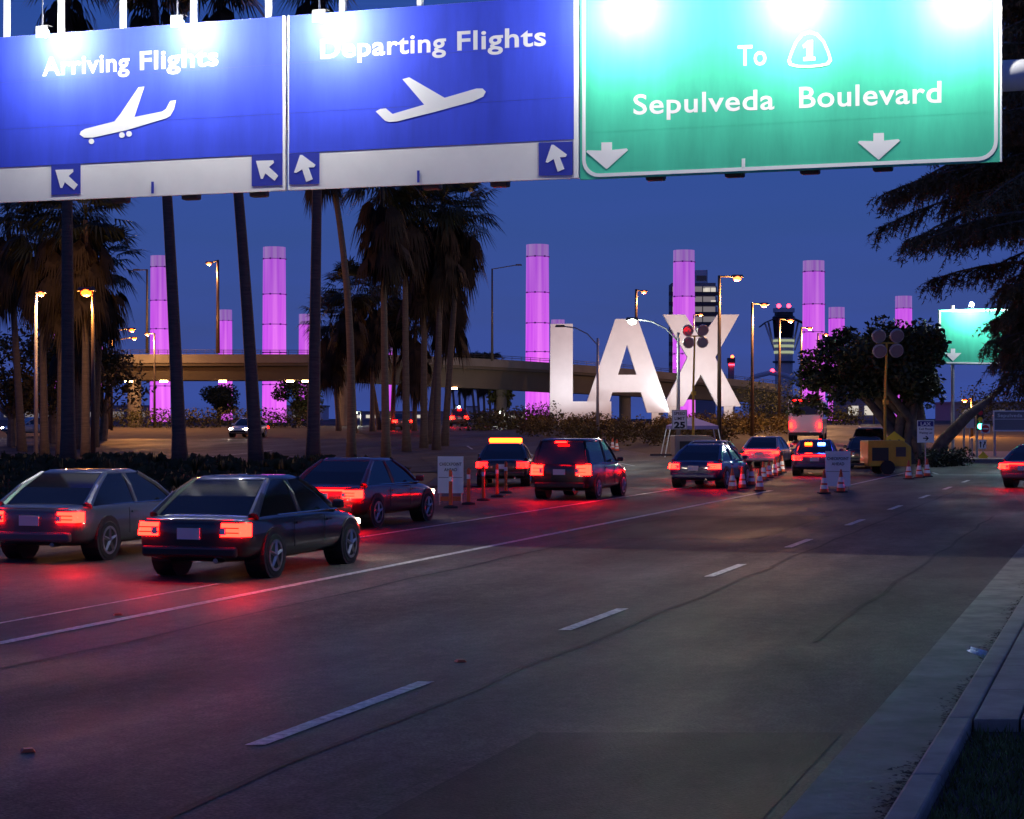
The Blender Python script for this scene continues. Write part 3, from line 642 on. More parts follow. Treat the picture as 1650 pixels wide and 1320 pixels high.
# ------------------------------------------------------------------ violet light pylons
def pylon(px, w, top, label, Y, tiers=6):
    x = gx(px, Y); r = w/2*Y/F; zt = at(px, top, Y).z; z0 = gz(Y)-.3; H = zt-z0
    t = thing("light_pylon", label, "light pylon", (x, Y, z0), 0, "violet light pylons around the airport entrance")
    n = 28; cut = [0, .22, .40, .56, .73, .93, 1.0] if tiers == 6 else [0, .5, .9, 1.0]
    ms = PYL if tiers == 6 else [PYL[1], PYL[3], PYL[5]]
    for i in range(len(cut)-1):
        k0 = r*(1.06-.08*cut[i]); k1 = r*(1.06-.08*cut[i+1]); a, b = cut[i]*H+(.07 if i else 0), cut[i+1]*H-.07
        MB().lathe([(k0, a), (k1, b)], n).build("lit_panel", ms[i], t, smooth=False)
        if i: 
            m_ = MB(); m_.lathe([(k0*1.012, a-.09), (k0*1.012, a-.0)], n)
            for q in range(7): an = q*.898; m_.box((k0*math.cos(an), k0*math.sin(an), a-.05), (.3, .3, .28))
            m_.build("joint_ring", M['joint'], t)
    return t
M['joint'] = mat("pylon_joint", (.5, .12, .55), .5)
pylon(258, 31, 412, "tall violet pylon partly behind the leaning palm, first left of the bridge", 390)
pylon(363, 22, 499, "short violet pylon beside the lit bridge lamp post", 560, 3)
pylon(442, 37, 398, "tall violet pylon left of the short palm cluster with a full width view", 345)
pylon(492, 21, 506, "short violet pylon partly behind the fourth palm trunk", 580, 3)
pylon(866, 37, 394, "tall violet pylon just left of the letter L", 340)
pylon(899, 22, 515, "short violet pylon whose top peeks over the letter L", 560, 3)
pylon(1102, 35, 403, "tall violet pylon standing behind the letter X before the office tower", 350)
pylon(1311, 35, 420, "tall violet pylon right of the control tower", 350)
pylon(1348, 26, 495, "short violet pylon right of the tall one beside the ficus", 520, 3)
pylon(1456, 27, 477, "violet pylon top showing above the ficus crown", 520, 3)
pylon(93, 16, 452, "violet pylon glimpsed behind the tall straight palm trunk", 620, 3)
pylon(126, 14, 525, "small violet pylon glimpsed left of the big orange street lamp", 760, 3)
pylon(161, 10, 545, "smallest violet pylon glimpsed at the left end of the bridge", 900, 3)
pylon(631, 9, 555, "slim violet pylon seen beneath the bridge between palm trunks", 800, 3)
pylon(872, 22, 560, "violet pylon foot glimpsed beneath the bridge left of the letter L", 600, 3)

# ------------------------------------------------------------------ bridge
br = thing("road_bridge", "long curved concrete road bridge crossing behind the palms and letters", "bridge", (-20, 200, gz(200)))
def bpath(px):
    f = (px-150)/950; Y = 188+46*f*f
    top = 571 if px < 600 else 571+(px-600)*.0265+((px-600)/500)**2*18
    bot = 612 if px < 500 else 612+(px-500)*.05
    return Y, top, bot
xs = list(range(60, 1290, 30)); secs = []
def ringsec(z0, z1, y0, y1): return lambda p: [(p[0], p[1]+y0, z0(p)), (p[0], p[1]+y1, z0(p)), (p[0], p[1]+y1, z1(p)), (p[0], p[1]+y0, z1(p))]
P_ = []
for px in xs:
    Y, tp, bt = bpath(px); P_.append((gx(px, Y), Y, at(px, tp, Y).z, at(px, bt, Y).z))
under(MB().loft([[(x, Y-.12, zt-.85), (x, Y+.18, zt-.85), (x, Y+.12, zt), (x, Y, zt)] for x, Y, zt, zb in P_]).build("parapet", M['beam']), br)
under(MB().loft([[(x, Y+8.8, zt-.85), (x, Y+9.1, zt-.85), (x, Y+9.1, zt), (x, Y+8.8, zt)] for x, Y, zt, zb in P_]).build("parapet", M['beam']), br)
under(MB().loft([[(x, Y+.1, zt-1.15), (x, Y+9, zt-1.15), (x, Y+9, zt-.86), (x, Y+.1, zt-.86)] for x, Y, zt, zb in P_]).build("deck", M['girder']), br)
under(MB().loft([[(x, Y+1.3, zb), (x, Y+7.8, zb), (x, Y+8.1, zt-1.16), (x, Y+1.0, zt-1.16)] for x, Y, zt, zb in P_]).build("girder", M['girder']), br)
rl = MB()
for o in (.22, .42): rl.tube([(x, Y+.06, zt+o) for x, Y, zt, zb in P_], .028, 4)
for i in range(0, len(P_)-1):
    for f in (0, .5):
        a, b = P_[i], P_[i+1]; x, Y, zt = [a[k]+(b[k]-a[k])*f for k in range(3)]; rl.tube([(x, Y+.06, zt), (x, Y+.06, zt+.44)], .025, 4)
under(rl.build("railing", M['darksteel']), br)
for px, w in ((550, 1.55), (808, 1.2), (1010, 1.4), (205, 1.4)):
    Y, tp, bt = bpath(px); z = at(px, bt, Y).z; x = gx(px, Y); b = MB()
    b.lathe([(w/2*1.02, gz(Y)-.4-z), (w/2, 0.0)], 18, (x, Y+3.6 if px != 550 else Y+2.2, z)); under(b.build("pier", M['beam'], smooth=False), br)
for px, py, l in ((212, 606, 0), (268, 611, 0), (362, 607, 0), (470, 613, 0), (495, 608, 0), (732, 617, 0)):
    Y, tp, bt = bpath(px); Y += 3; x = gx(px, Y); z = at(px, bt, Y-3).z
    b = MB(); b.box((x, Y-1.4, z-.12), (.7, .35, .16)); under(b.build("soffit_lamp", G['soffit']), br)

# ------------------------------------------------------------------ street lamps
def lamp(name, label, px, Y, top, tip, m_pole='bronze', lit='warm', z0=None, r=.1, curve=False, hs=1.0, E=1.0):
    """px pole, top = pixel height of pole head, tip = pixel position of the lantern"""
    zb = gz(Y) if z0 is None else z0; zt = at(px, top, Y).z; x = gx(px, Y)
    t = thing(name, label, "street lamp", (x, Y, zb), 0)
    h = zt-zb; q = at(tip[0], tip[1], Y); dx, dz = q.x-x, q.z-zb
    MB().tube([(0, 0, -.1), (0, 0, h*.5), (0, 0, h)], [r*1.3, r, r*.8], 8).build("pole", M[m_pole], t, smooth=True)
    if curve: arm = [(0, 0, h-.5), (dx*.3, 0, h-.5+(dz-h+.5)*.62), (dx*.65, 0, h-.5+(dz-h+.5)*.95), (dx, 0, dz+.05)]
    else: arm = [(0, 0, h-.06), (dx*.5, 0, (h+dz)/2), (dx, 0, dz+.05)]
    MB().tube(arm, r*.5, 6).build("arm", M[m_pole], t)
    s = 1 if dx > 0 else -1
    hd = MB().box((dx+s*.25*hs, 0, dz+.07*hs), (.75*hs, .34*hs, .16*hs), 0, .8).build("lamp_head", M['darksteel'], t, bevel=.02)
    if lit:
        MB().sphere((dx+s*.25*hs, 0, dz-.07*hs), .24*hs, 12, .72).build("lens", G[lit], hd, smooth=True)
        ld = bpy.data.lights.new("lamp_light", 'POINT'); ld.energy = dict(sodium=620, warm=520, white=200)[lit]*E*(hs if hs < 1 else 1); ld.shadow_soft_size = .12
        ld.color = dict(sodium=(1, .36, .06), warm=(1, .5, .17), white=(.9, 1, .85))[lit]
        lo = bpy.data.objects.new("lamp_light", ld); COL.objects.link(lo); lo.parent = t; lo.location = (dx+s*.25*hs, 0, dz-.45*hs)
    return t
lamp("street_lamp", "brightest orange street lamp among the left shaggy palms", 150, 92, 462, (149, 469), 'darksteel', 'sodium', hs=1.15, E=0.9)
lamp("street_lamp", "thin pale street lamp post at the left with a warm lamp", 58, 100, 478, (60, 472), 'steel', 'warm', hs=.8)
lamp("street_lamp", "bronze bridge lamp post with lit lantern on the left side, over the short pylon", 351, 190, 419, (341, 424), 'bronze', 'warm', z0=8.9, r=.16)
lamp("street_lamp", "unlit dark lamp post on the bridge beside the first tall pylon", 237, 190, 434, (224, 436), 'darksteel', None, z0=8.9, r=.12)
lamp("street_lamp", "unlit dark lamp post on the bridge with a thin arm pointing right", 793, 208, 433, (832, 428), 'darksteel', None, z0=8.7, r=.11)
lamp("street_lamp", "upper lantern of the paired lamps above the bridge left end", 180, 170, 526, (208, 531), 'darksteel', 'sodium', curve=True, E=1.5)
lamp("street_lamp", "lower lantern of the paired lamps above the bridge left end", 176, 176, 546, (213, 545), 'darksteel', 'sodium', curve=True, hs=.8, E=1.5)
lamp("street_lamp", "small lit lamp with a short arm at the foot of the first tall pylon", 249, 183, 537, (241, 538), 'darksteel', 'warm', hs=.8, E=2)
lamp("street_lamp", "grey lamp post before the letter L with an unlit curved arm", 963, 138, 545, (908, 527), 'steel', None, r=.1, curve=True)
lamp("street_lamp", "pale lamp post carrying the speed limit sign with a greenish lamp over the letter A", 1093, 104, 536, (1026, 516), 'steel', 'white', r=.1, curve=True)
lamp("street_lamp", "tallest bronze lamp post before the right arm of the letter X", 1159, 112, 444, (1181, 447), 'bronze', 'warm', r=.11, E=.9)
lamp("street_lamp", "bronze lamp post just left of the control tower", 1212, 152, 488, (1226, 491), 'bronze', 'warm', r=.12, E=3.5)
lamp("street_lamp", "bronze lamp post standing before the control tower", 1256, 182, 513, (1269, 516), 'bronze', 'warm', r=.13, hs=1.1, E=3.5)
lamp("street_lamp", "thin lamp post at the left edge of the tall pylon by the control tower", 1291, 214, 527, (1301, 529), 'bronze', 'warm', r=.12, E=3)
lamp("street_lamp", "thin lamp post before the tall pylon by the control tower", 1318, 250, 537, (1328, 539), 'bronze', 'warm', r=.12)
lamp("street_lamp", "lamp post on the bridge rising over the letter A", 1025, 236, 466, (1034, 470), 'bronze', 'warm', z0=8.6, r=.18, hs=1.2)
lamp("street_lamp", "small lamp post seen in the notch of the letter X", 1118, 260, 507, (1126, 507), 'darksteel', 'warm', z0=8, r=.1)
lamp("street_lamp", "orange lamp glowing beneath the ficus branches above the green signal", 1566, 150, 640, (1558, 645), 'darksteel', 'sodium', hs=.7, E=2)
lamp("street_lamp", "greenish lamp at the crest of the ramp left of the yellow mast", 1408, 240, 645, (1402, 649), 'darksteel', 'white', hs=.8)
lamp("street_lamp", "white lamp low beneath the bridge beside the pier", 582, 200, 662, (576, 664), 'darksteel', 'white', hs=.7)
lamp("street_lamp", "white lamp beneath the bridge above the amber beacon", 814, 200, 661, (808, 663), 'darksteel', 'white', hs=.7)
lamp("street_lamp", "small white lamp far off left of the white box building", 734, 390, 652, (737, 655), 'darksteel', 'white', hs=1.3)

# ------------------------------------------------------------------ towers and far buildings
TY = 900.; S_ = TY/F
t = thing("control_tower", "airport control tower with flared cab, winged canopy and red lights", "control tower", (gx(1263, TY), TY, 2.1))
zz = lambda py: CH+(HZ-py)*S_-2.1
u = lambda mb, nm, m, **k: mb.build(nm, m, t, **k)
u(MB().lathe([(15*S_, 0), (14*S_, zz(600)), (14.5*S_, zz(575)), (16*S_, zz(545))], 10), "shaft", M['wall'])
u(MB().lathe([(15.5*S_, zz(545)+.05), (18.5*S_, zz(512))], 10), "cab_glass", M['glass'])
u(MB().lathe([(19*S_, zz(512)+.05), (16*S_, zz(509))], 10), "cab_rim", M['darksteel'])
u(MB().lathe([(15*S_, zz(509)+.1), (15*S_, zz(504))], 10), "neck", M['darksteel'])
u(MB().lathe([(17.5*S_, zz(504)+.1), (17.5*S_, zz(497))], 10), "roof_drum", M['wall'])
u(MB().lathe([(16.3*S_, zz(560)), (16.6*S_, zz(556))], 10), "lit_floor", G['greenwin']); u(MB().lathe([(16.0*S_, zz(570)), (16.2*S_, zz(566))], 10), "lit_floor", G['greenwin']); u(MB().lathe([(17*S_, zz(551)), (17*S_, zz(547.5))], 10), "lit_floor", G['greenwin'])
u(MB().lathe([(18*S_, zz(585)), (18*S_, zz(582))], 10), "platform", M['darksteel'])
wing = [(-39, 528), (-30, 521), (-18, 516), (0, 513.5), (18, 516), (30, 521), (39, 528)]
b = MB().loft([[(x*S_, -3, zz(y)), (x*S_, 3, zz(y)), (x*S_, 3, zz(y-2.2)), (x*S_, -3, zz(y-2.2))] for x, y in wing]); u(b, "wing_canopy", M['darksteel'])
b = MB()
for s in (-1, 1):
    b.tube([(s*31*S_, -2, zz(522)), (s*16*S_, -2, zz(565))], .45, 6); b.tube([(s*24*S_, 2, zz(519)), (s*15.5*S_, 2, zz(560))], .45, 6)
u(b, "strut", M['wall'])
for x in (-8, 8): u(MB().sphere((x*S_, 0, zz(493)), 1.0, 8), "warning_light", G['redlamp'])
u(MB().tube([(-8*S_, 0, zz(497)), (-8*S_, 0, zz(494))], .2, 5), "mast", M['darksteel'])
TY2 = 700.; S2 = TY2/F
t = thing("office_tower", "old airport office tower with dark balconies behind the tall pylon and letter X", "office tower", (gx(1115, TY2), TY2, 2.1))
zz = lambda py: CH+(HZ-py)*S2-2.1
u(MB().box((0, 0, zz(458)/2), (70*S2, 60*S2, zz(458))), "body", M['wall2'])
for y in range(464, 640, 16):
    o = MB().box((0, -30*S2-.15, zz(y+4.5)), (68*S2, .3, 9*S2)).build("floor_glazing", G['dim'], t)
    MB().box((0, -31*S2-.2, zz(y+11.5)), (80*S2, 3*S2, 6*S2)).build("balcony", M['darksteel'], t)
    for px in (-36, -12, 14, 36):
        MB().box((px*S2, -30.8*S2-.2, zz(y+4.5)), (1.4*S2, .5, 9*S2)).build("mullion", M['darksteel'], t)
for x, y in ((22, 470), (31, 470), (31, 490), (18, 470+1)): MB().box((x*S2, -30*S2-.5, zz(y)), (7.5*S2, .2, 8*S2)).build("lit_window", G['window'], t)
u(MB().box((14*S2, 0, zz(447)), (18*S2, 20*S2, 22*S2)), "penthouse", M['wall'])
u(MB().box((14*S2, -10*S2-.2, zz(449)), (16*S2, .3, 8*S2)), "penthouse_window", M['glass'])
u(MB().tube([(24*S2, 0, zz(458)), (24*S2, 0, zz(435))], .25, 5), "antenna", M['darksteel'])
t = thing("small_tower", "small far tower with pink lights between the letter X and control tower", "tower", (gx(1178, 1000), 1000, 2.1)); s_ = 1000/F; zz = lambda py: CH+(HZ-py)*s_-2.1
u(MB().box((0, 0, zz(585)/2), (9*s_, 9*s_, zz(585))), "shaft", M['wall2']); u(MB().box((0, 0, zz(581)), (12*s_, 12*s_, 8*s_)), "cab", M['darksteel']); u(MB().box((0, -6*s_-.2, zz(588)), (9*s_, .3, 2*s_)), "light_band", G['redlamp']); u(MB().sphere((2*s_, 0, zz(575)), .9, 8), "warning_light", G['warm'])
t = thing("arched_building", "pale arched roof of the far building at the control tower foot", "building", (gx(1245, 800), 800, 2.1)); s_ = 800/F; zz = lambda py: CH+(HZ-py)*s_-2.1
u(MB().tube([((px-1245)*s_, 0, zz(y)) for px, y in ((1180, 660), (1190, 625), (1215, 607), (1240, 601), (1262, 604), (1285, 612), (1305, 640), (1310, 660))], 1.0, 8), "arch", M['wall'])
u(MB().lathe([(10, 0), (10, zz(640))], 16), "core", M['wall2']); u(MB().sphere((-.2*s_, 0, zz(598)), .9, 8), "warning_light", G['redlamp'])
def bld(label, px0, px1, Y, top, m, win=None):
    x0, x1 = gx(px0, Y), gx(px1, Y); h = at(px0, top, Y).z-2.0; t = thing("low_building", label, "building", ((x0+x1)/2, Y, 2.0))
    MB().box((0, 8, h/2), (x1-x0, 16, h)).build("wall", m, t); MB().box((0, 8, h+.15), (x1-x0+.6, 16.6, .3)).build("roof", M['wall2'], t)
    if win:
        n = max(3, int((x1-x0)/5))
        for i in range(n): MB().box((-(x1-x0)/2+(i+.5)*(x1-x0)/n, -.06, h*.42), ((x1-x0)/n*.62, .1, h*.4)).build("lit_window", G[win], t)
bld("small white box building far beneath the bridge", 752, 770, 520, 656, M['wall'])
bld("long lit terminal front far beneath the bridge", 560, 860, 640, 664, M['wall2'], 'window')
bld("pale low building beyond the hedge left of the pier", 440, 520, 480, 655, M['wall'], 'dim')
bld("long dim building beyond the left palms", 0, 240, 460, 655, M['wall2'], 'dim')
bld("lit low building at the crest of the ramp beneath the ficus", 1362, 1440, 420, 640, M['wall2'], 'window')
bld("dark low building at the far right behind the hedge", 1540, 1700, 330, 650, M['wall2'], 'dim')

# ------------------------------------------------------------------ vehicles
def paint(name, c): return mat(name, c, .28, .2, coat=1.0, spec=.5)
PT = dict(black=paint("car_black", (.012, .012, .014)), silver=paint("car_silver", (.42, .43, .45)), blue=paint("car_blue", (.02, .03, .11)), white=paint("car_white", (.7, .7, .7)), grey=paint("car_grey", (.1, .1, .11)), red=paint("car_red", (.22, .012, .014)), tan=paint("car_tan", (.3, .25, .18)))
def car(label, cat, kind, pm, loc, rz, brake=False, on=True, head=True, name="car"):
    t = thing(name, label, cat, loc, rz)
    suv = kind == 'suv'; BZ = 1.06 if suv else .94; RZ = 1.72 if suv else 1.44
    st = [(-2.35, .42, BZ-.16, .72), (-2.30, .32, BZ-.06, .84), (-2.05, .24, BZ, .9), (-1.2, .22, BZ, .92), (0, .22, BZ-.01, .92), (1.0, .22, BZ-.03, .92), (1.65, .23, BZ-.10, .9), (2.15, .27, BZ-.22, .82), (2.34, .36, BZ-.34, .68)]
    rings = []
    for y, zb, zt, hw in st:
        h = [(hw*.78, zb), (hw*.97, zb+.1), (hw, zb+.5*(zt-zb)), (hw*.975, zt-.12), (hw*.93, zt-.03), (hw*.78, zt)]
        rings.append([(x, y, z) for x, z in h]+[(0, y, zt+.015)]+[(-x, y, z) for x, z in reversed(h)]+[(0, y, zb)])
    MB().loft(rings).build("body", pm, t, smooth=True, sub=2)
    for s in (-1, 1):
        for y in (-.75, .38):
            MB().tube([(s*.916, y, BZ-.1), (s*.926, y, BZ-.3), (s*.926, y, .42)], .006, 4).build("door_seam", M['black'], t)
            MB().box((s*.925, y+.16, BZ-.17), (.03, .16, .03)).build("door_handle", pm, t)
        MB().tube([(s*bw, y_, BZ-.025) for bw, y_ in ((.9, -1.3), (.905, 0), (.9, .9))], .012, 4).build("belt_trim", M['chrome'], t)
    if suv: by0, by1, ry0, ry1, bh, rh = -2.22, 1.0, -2.0, .15, .84, .66
    else: by0, by1, ry0, ry1, bh, rh = -1.95, 1.05, -1.05, .12, .82, .60
    def fr(k, z):
        y0 = by0+(ry0-by0)*k; y1 = by1+(ry1-by1)*k; w = bh+(rh-bh)*k; m_ = (y0+y1)/2
        return [(-w, y0+.08, z), (-w*.9, y0, z), (w*.9, y0, z), (w, y0+.08, z), (w, m_, z), (w, y1-.08, z), (w*.9, y1, z), (-w*.9, y1, z), (-w, y1-.08, z), (-w, m_, z)]
    MB().loft([fr(0, BZ-.04), fr(.5, (BZ+RZ)/2), fr(.97, RZ-.03)]).build("windows", M['glass'], t)
    rf = fr(.93, RZ-.055); MB().loft([rf, fr(1.0, RZ-.01), [(x*.86, y*.86+(ry0+ry1)/2*.14, RZ+.03) for x, y, z in fr(1, 0)]]).build("roof", pm, t, smooth=True)
    b = MB()
    for s in (-1, 1):
        for ya, yb in ((by0+.04, ry0+.04), (by1-.05, ry1-.05), (-.35, -.42)):
            MB().tube([(s*bh*.975, ya, BZ-.04), (s*(bh+rh)*.495, (ya+yb)/2, (BZ+RZ)/2+.01), (s*rh*.985, yb, RZ-.035)], [.085, .06, .05] if ya < -1 else [.055, .045, .045], 8).build("pillar", pm, t)
    for s in (-1, 1):
        for y in (-1.42, 1.42):
            w = MB(); n = 18; w.tube([(s*.72, y, .33), (s*.925, y, .33)], .33, n); wo = w.build("wheel", M['rubber'], t, bevel=.03)
            r_ = MB(); ci = lambda q, n=20: [(y+q*math.cos(i*2*math.pi/n), .33+q*math.sin(i*2*math.pi/n)) for i in range(n)]
            r_.prism([ci(.235), ci(.195)[::-1]], lambda a, b, d: (s*d, a, b), .90, .936)
            for q in range(5):
                a_ = q*1.2566+.3; r_.tube([(s*.928, y, .33), (s*.928, y+.21*math.cos(a_), .33+.21*math.sin(a_))], [.035, .022], 4)
            r_.tube([(s*.9, y, .33), (s*.938, y, .33)], .05, 10); r_.build("rim", M['rim'], wo)
            MB().tube([(s*.6, y, .36), (s*.917, y, .36)], .385, 18).build("wheel_arch", M['black'], t)
    tm = G['brake'] if brake else (G['tail'] if on else M['red'])
    for s in (-1, 1):
        b = MB(); zc = BZ-.2; h = .30 if suv else (.15, .19, .17)[len(label) % 3]
        b.add([(s*.5, -2.37, zc-h/2), (s*.8, -2.355, zc-h/2), (s*.915, -2.2, zc-h/2), (s*.5, -2.34, zc+h/2), (s*.78, -2.32, zc+h/2), (s*.9, -2.16, zc+h/2), (s*.5, -2.2, zc-h/2), (s*.5, -2.2, zc+h/2)],
              [(0, 1, 4, 3), (1, 2, 5, 4), (2, 6, 7, 5), (0, 3, 7, 6), (0, 6, 2, 1), (3, 4, 5, 7)]); tl = b.build("tail_light", tm, t)
        MB().box((s*.545, -2.378, zc-.02), (.08, .03, h*.5)).build("reversing_lens", M['plate'], tl)
        for k in (-.2, .16): MB().box((s*.64, -2.376, zc+h*k), (.30, .03, .014), 0).build("lens_rib", M['darkred'], tl)
        MB().box((s*.60, 2.22, BZ-.3), (.26, .16, .10), -s*.35).build("headlight", G['head'] if head else M['lens'], t, bevel=.03)
        MB().box((s*1.0, .72, BZ+.06), (.18, .1, .13)).build("mirror", pm, t, bevel=.03)
    MB().box((0, by0+.16 if not suv else -2.18, BZ+.02 if not suv else RZ-.06), (.34, .03, .035)).build("high_brake_light", tm, t)
    MB().box((0, -2.375, BZ-.26), (.36, .02, .16)).build("number_plate", M['plate'], t)
    if not suv and len(label) % 2: MB().box((0, -2.365, BZ-.12), (1.1, .03, .035)).build("added_red_bar", tm, t)  # invented full-width rear lamp, added for more red glow
    MB().tube([(-.7, -2.33, BZ-.05), (-.45, -2.372, BZ-.06), (.45, -2.372, BZ-.06), (.7, -2.33, BZ-.05)], .006, 4).build("boot_seam", M['black'], t)
    MB().box((0, -2.34, .42), (1.5, .12, .16)).build("rear_bumper", M['black'] if kind == 'suv' else pm, t, bevel=.04)
    MB().box((0, 2.31, .45), (1.2, .1, .14)).build("grille", M['black'], t)
    b = MB(); b.tube([(.45, -2.42, .3), (.45, -2.2, .3)], .04, 8); b.build("exhaust", M['chrome'], t)
    return t
ROT = -RA
def onroad(v, Y): p = rd(v, Y); return (p.x, Y, -.03)
def fwd(loc, rz, d): return (loc[0]-math.sin(rz)*d, loc[1]+math.cos(rz)*d, loc[2])
def rear_at(v, Y, rz=ROT): return fwd(onroad(v, Y), rz, 2.35)
car("black sedan with chrome belt line and glowing tail lights, nearest car at the lower left", "car", 'sedan', PT['black'], rear_at(11.6, 27.5), ROT, brake=True)
car("dark grey sedan with red tail lights at the left edge of the picture", "car", 'sedan', PT['grey'], rear_at(15.7, 31.0), ROT, brake=True)
car("dark red sedan braking in the middle of the left hand queue", "car", 'sedan', PT['red'], rear_at(15.0, 40.5), ROT-.03, brake=True)
car("black sport utility car with red tail lights right of the amber beacon car", "car", 'suv', PT['black'], rear_at(14.4, 55), ROT, brake=True)
car("navy blue sedan braking below the speed limit sign", "car", 'sedan', PT['blue'], rear_at(12.6, 64), ROT-.05, brake=True)
car("tan sedan with red tail lights before the generator trailer under the canopy", "car", 'sedan', PT['tan'], (gx(1150, 76), 76, -.02), ROT-.04, brake=True)
car("silver sedan with red tail lights at the front of the left hand queue", "car", 'sedan', PT['silver'], (gx(1238, 92), 92, gz(92)-.02), ROT, brake=True)
bc = car("black patrol sedan with amber beacon bar on its roof", "patrol car", 'sedan', PT['black'], (gx(816, 66), 68, -.02), ROT+.25, name="patrol_car")
b = MB().box((0, -.45, 1.56), (1.15, .25, .15)).build("beacon_bar", G['amber'], bc, bevel=.04)
pc = car("dark blue police sedan with amber and blue lights behind the checkpoint board", "police car", 'sedan', PT['blue'], (gx(1322, 79), 80, -.02), ROT+.12, name="police_car")
MB().box((-.28, -1.35, 1.28), (.3, .14, .13)).build("amber_beacon", G['amber'], pc, bevel=.03); MB().box((.25, -1.35, 1.28), (.3, .14, .13)).build("blue_beacon", G['bluelamp'], pc, bevel=.03)
car("parked black sport utility car, farther of the two at the light tower", "car", 'suv', PT['black'], (gx(1402, 101), 101, gz(101)), -.2, on=False, head=False)
car("parked black sedan, nearer of the two at the light tower", "car", 'sedan', PT['black'], (gx(1396, 90), 90, gz(90)-.02), -.2, on=False, head=False)
car("dark car with red tail lights leaving at the far right edge", "car", 'sedan', PT['grey'], (gx(1688, 66), 66, -.03), ROT-.3, brake=True)
car("pale car with bright headlights facing the camera beneath the bridge", "car", 'sedan', PT['white'], (gx(400, 148), 148, gz(148)-.02), R(168))
car("silver car with headlights on the cross street behind the left palms", "car", 'sedan', PT['silver'], (gx(52, 150), 150, gz(150)), R(130))
car("dark far car with red tail lights beneath the bridge, left of the trunks", "car", 'sedan', PT['grey'], (gx(640, 172), 172, gz(172)-.01), R(16), brake=True)
car("dark far car with red tail lights beneath the bridge, right of the trunks", "car", 'suv', PT['grey'], (gx(735, 190), 190, gz(190)-.01), R(10), brake=True)
# shuttle bus climbing the ramp
bl = (gx(1302, 138), 138, gz(138)-.02); t = thing("shuttle_bus", "pale shuttle bus with red marker lights climbing the ramp", "bus", bl, -.2)
MB().box((0, 0, 1.72), (2.4, 8, 2.6)).build("body", PT['white'], t, bevel=.18)
MB().box((0, -4.02, 2.3), (1.7, .06, .8)).build("rear_window", M['glass'], t, bevel=.02)
for s in (-1, 1):
    MB().box((s*1.21, .3, 2.15), (.05, 6.4, .85)).build("side_window", M['glass'], t)
    MB().box((s*1.0, -4.03, 1.15), (.22, .08, .42)).build("tail_light", G['brake'], t, bevel=.02)
    for k in (.35, .8): MB().box((s*k, -4.01, 2.92), (.2, .08, .09)).build("marker_light", G['tail'], t)
    for y in (-2.6, 2.6):
        wo = MB().tube([(s*.9, y, .48), (s*1.22, y, .48)], .48, 18).build("wheel", M['rubber'], t, bevel=.03); MB().tube([(s*1.2, y, .48), (s*1.24, y, .48)], .27, 12).build("rim", M['rim'], wo)
MB().box((0, -4.06, .55), (2.3, .16, .24)).build("rear_bumper", M['black'], t, bevel=.04); MB().box((0, -4.03, .85), (.5, .03, .2)).build("number_plate", M['plate'], t)

# ------------------------------------------------------------------ works: light towers, canopy, boards, cones
def light_tower(label, px, Y, top, bodym, sx=1.0, lensdir=-1):
    t = thing("light_tower", label, "light tower", (gx(px, Y), Y, gz(Y)-.02), .12)
    h = at(px, top, Y).z-gz(Y)
    b = MB(); b.prism([[(-.9*sx, .35), (.95*sx, .35), (.95*sx, 1.15), (.6*sx, 1.42), (-.9*sx, 1.42)]], lambda x, y, d: (x, d, y), -.6, .6); b.build("generator_body", bodym, t, bevel=.05)
    MB().box((.48*sx, -.62, .95), (.42, .03, .4)).build("control_panel", M['darksteel'], t); MB().box((-.4*sx, -.62, .85), (.7, .03, .55)).build("vent", M['black'], t)
    for s in (-1, 1): MB().tube([(-.1, s*.55, .3), (-.1, s*.72, .3)], .3, 16).build("wheel", M['rubber'], t)
    MB().box((-1.4*sx, 0, .42), (1.1, .1, .1)).build("tow_bar", M['darksteel'], t)
    MB().tube([(0, 0, .3), (0, 0, h*.55), (.08, 0, h)], [.07, .06, .045], 8).build("mast", M['yellow'], t); MB().box((.03, 0, h*.55), (.2, .2, .2)).build("mast_collar", M['yellow'], t)
    MB().box((.08, 0, h), (.9, .06, .06)).build("cross_bar", M['yellow'], t)
    for i, (x, z) in enumerate(((-.38, .3), (.4, .32), (-.34, -.32), (.38, -.3))):
        b = MB(); b.tube([(x+.08, .22, h+z+.1), (x+.08, -.05, h+z), (x+.08, -.16, h+z-.04)], [.12, .3, .3], 14); fl = b.build("floodlight", M['steel'], t)
        MB().tube([(x+.08, -.162, h+z-.04), (x+.08, -.19, h+z-.05)], .25, 14).build("lens", M['lens'], fl)
    return t
light_tower("portable yellow light tower with four unlit floods before the ficus", 1426, 80, 552, M['yellow'])
light_tower("portable light tower with dark floods before the letter X, grey trailer", 1117, 98, 541, M['tan'], 1.2)
# canopy
Y = 108; t = thing("pop_up_canopy", "purple pop up canopy on slanted white legs below the speed limit sign", "canopy", (gx(1115, Y), Y, gz(Y)))
b = MB(); w = 1.35; ez, pz = 1.75, 2.25
b.add([(-w, -w, ez), (w, -w, ez), (w, w, ez), (-w, w, ez), (0, 0, pz), (-w, -w, ez-.2), (w, -w, ez-.2), (w, w, ez-.2), (-w, w, ez-.2)], [(0, 1, 4), (1, 2, 4), (2, 3, 4), (3, 0, 4), (5, 6, 1, 0), (6, 7, 2, 1), (7, 8, 3, 2), (8, 5, 0, 3)])
b.build("fabric_roof", M['canopy'], t)
for sx in (-1, 1):
    for sy in (-1, 1): MB().tube([(sx*w*.97, sy*w*.97, ez-.05), (sx*w*1.22, sy*w*1.1, 0)], .03, 6).build("leg", M['white'], t)
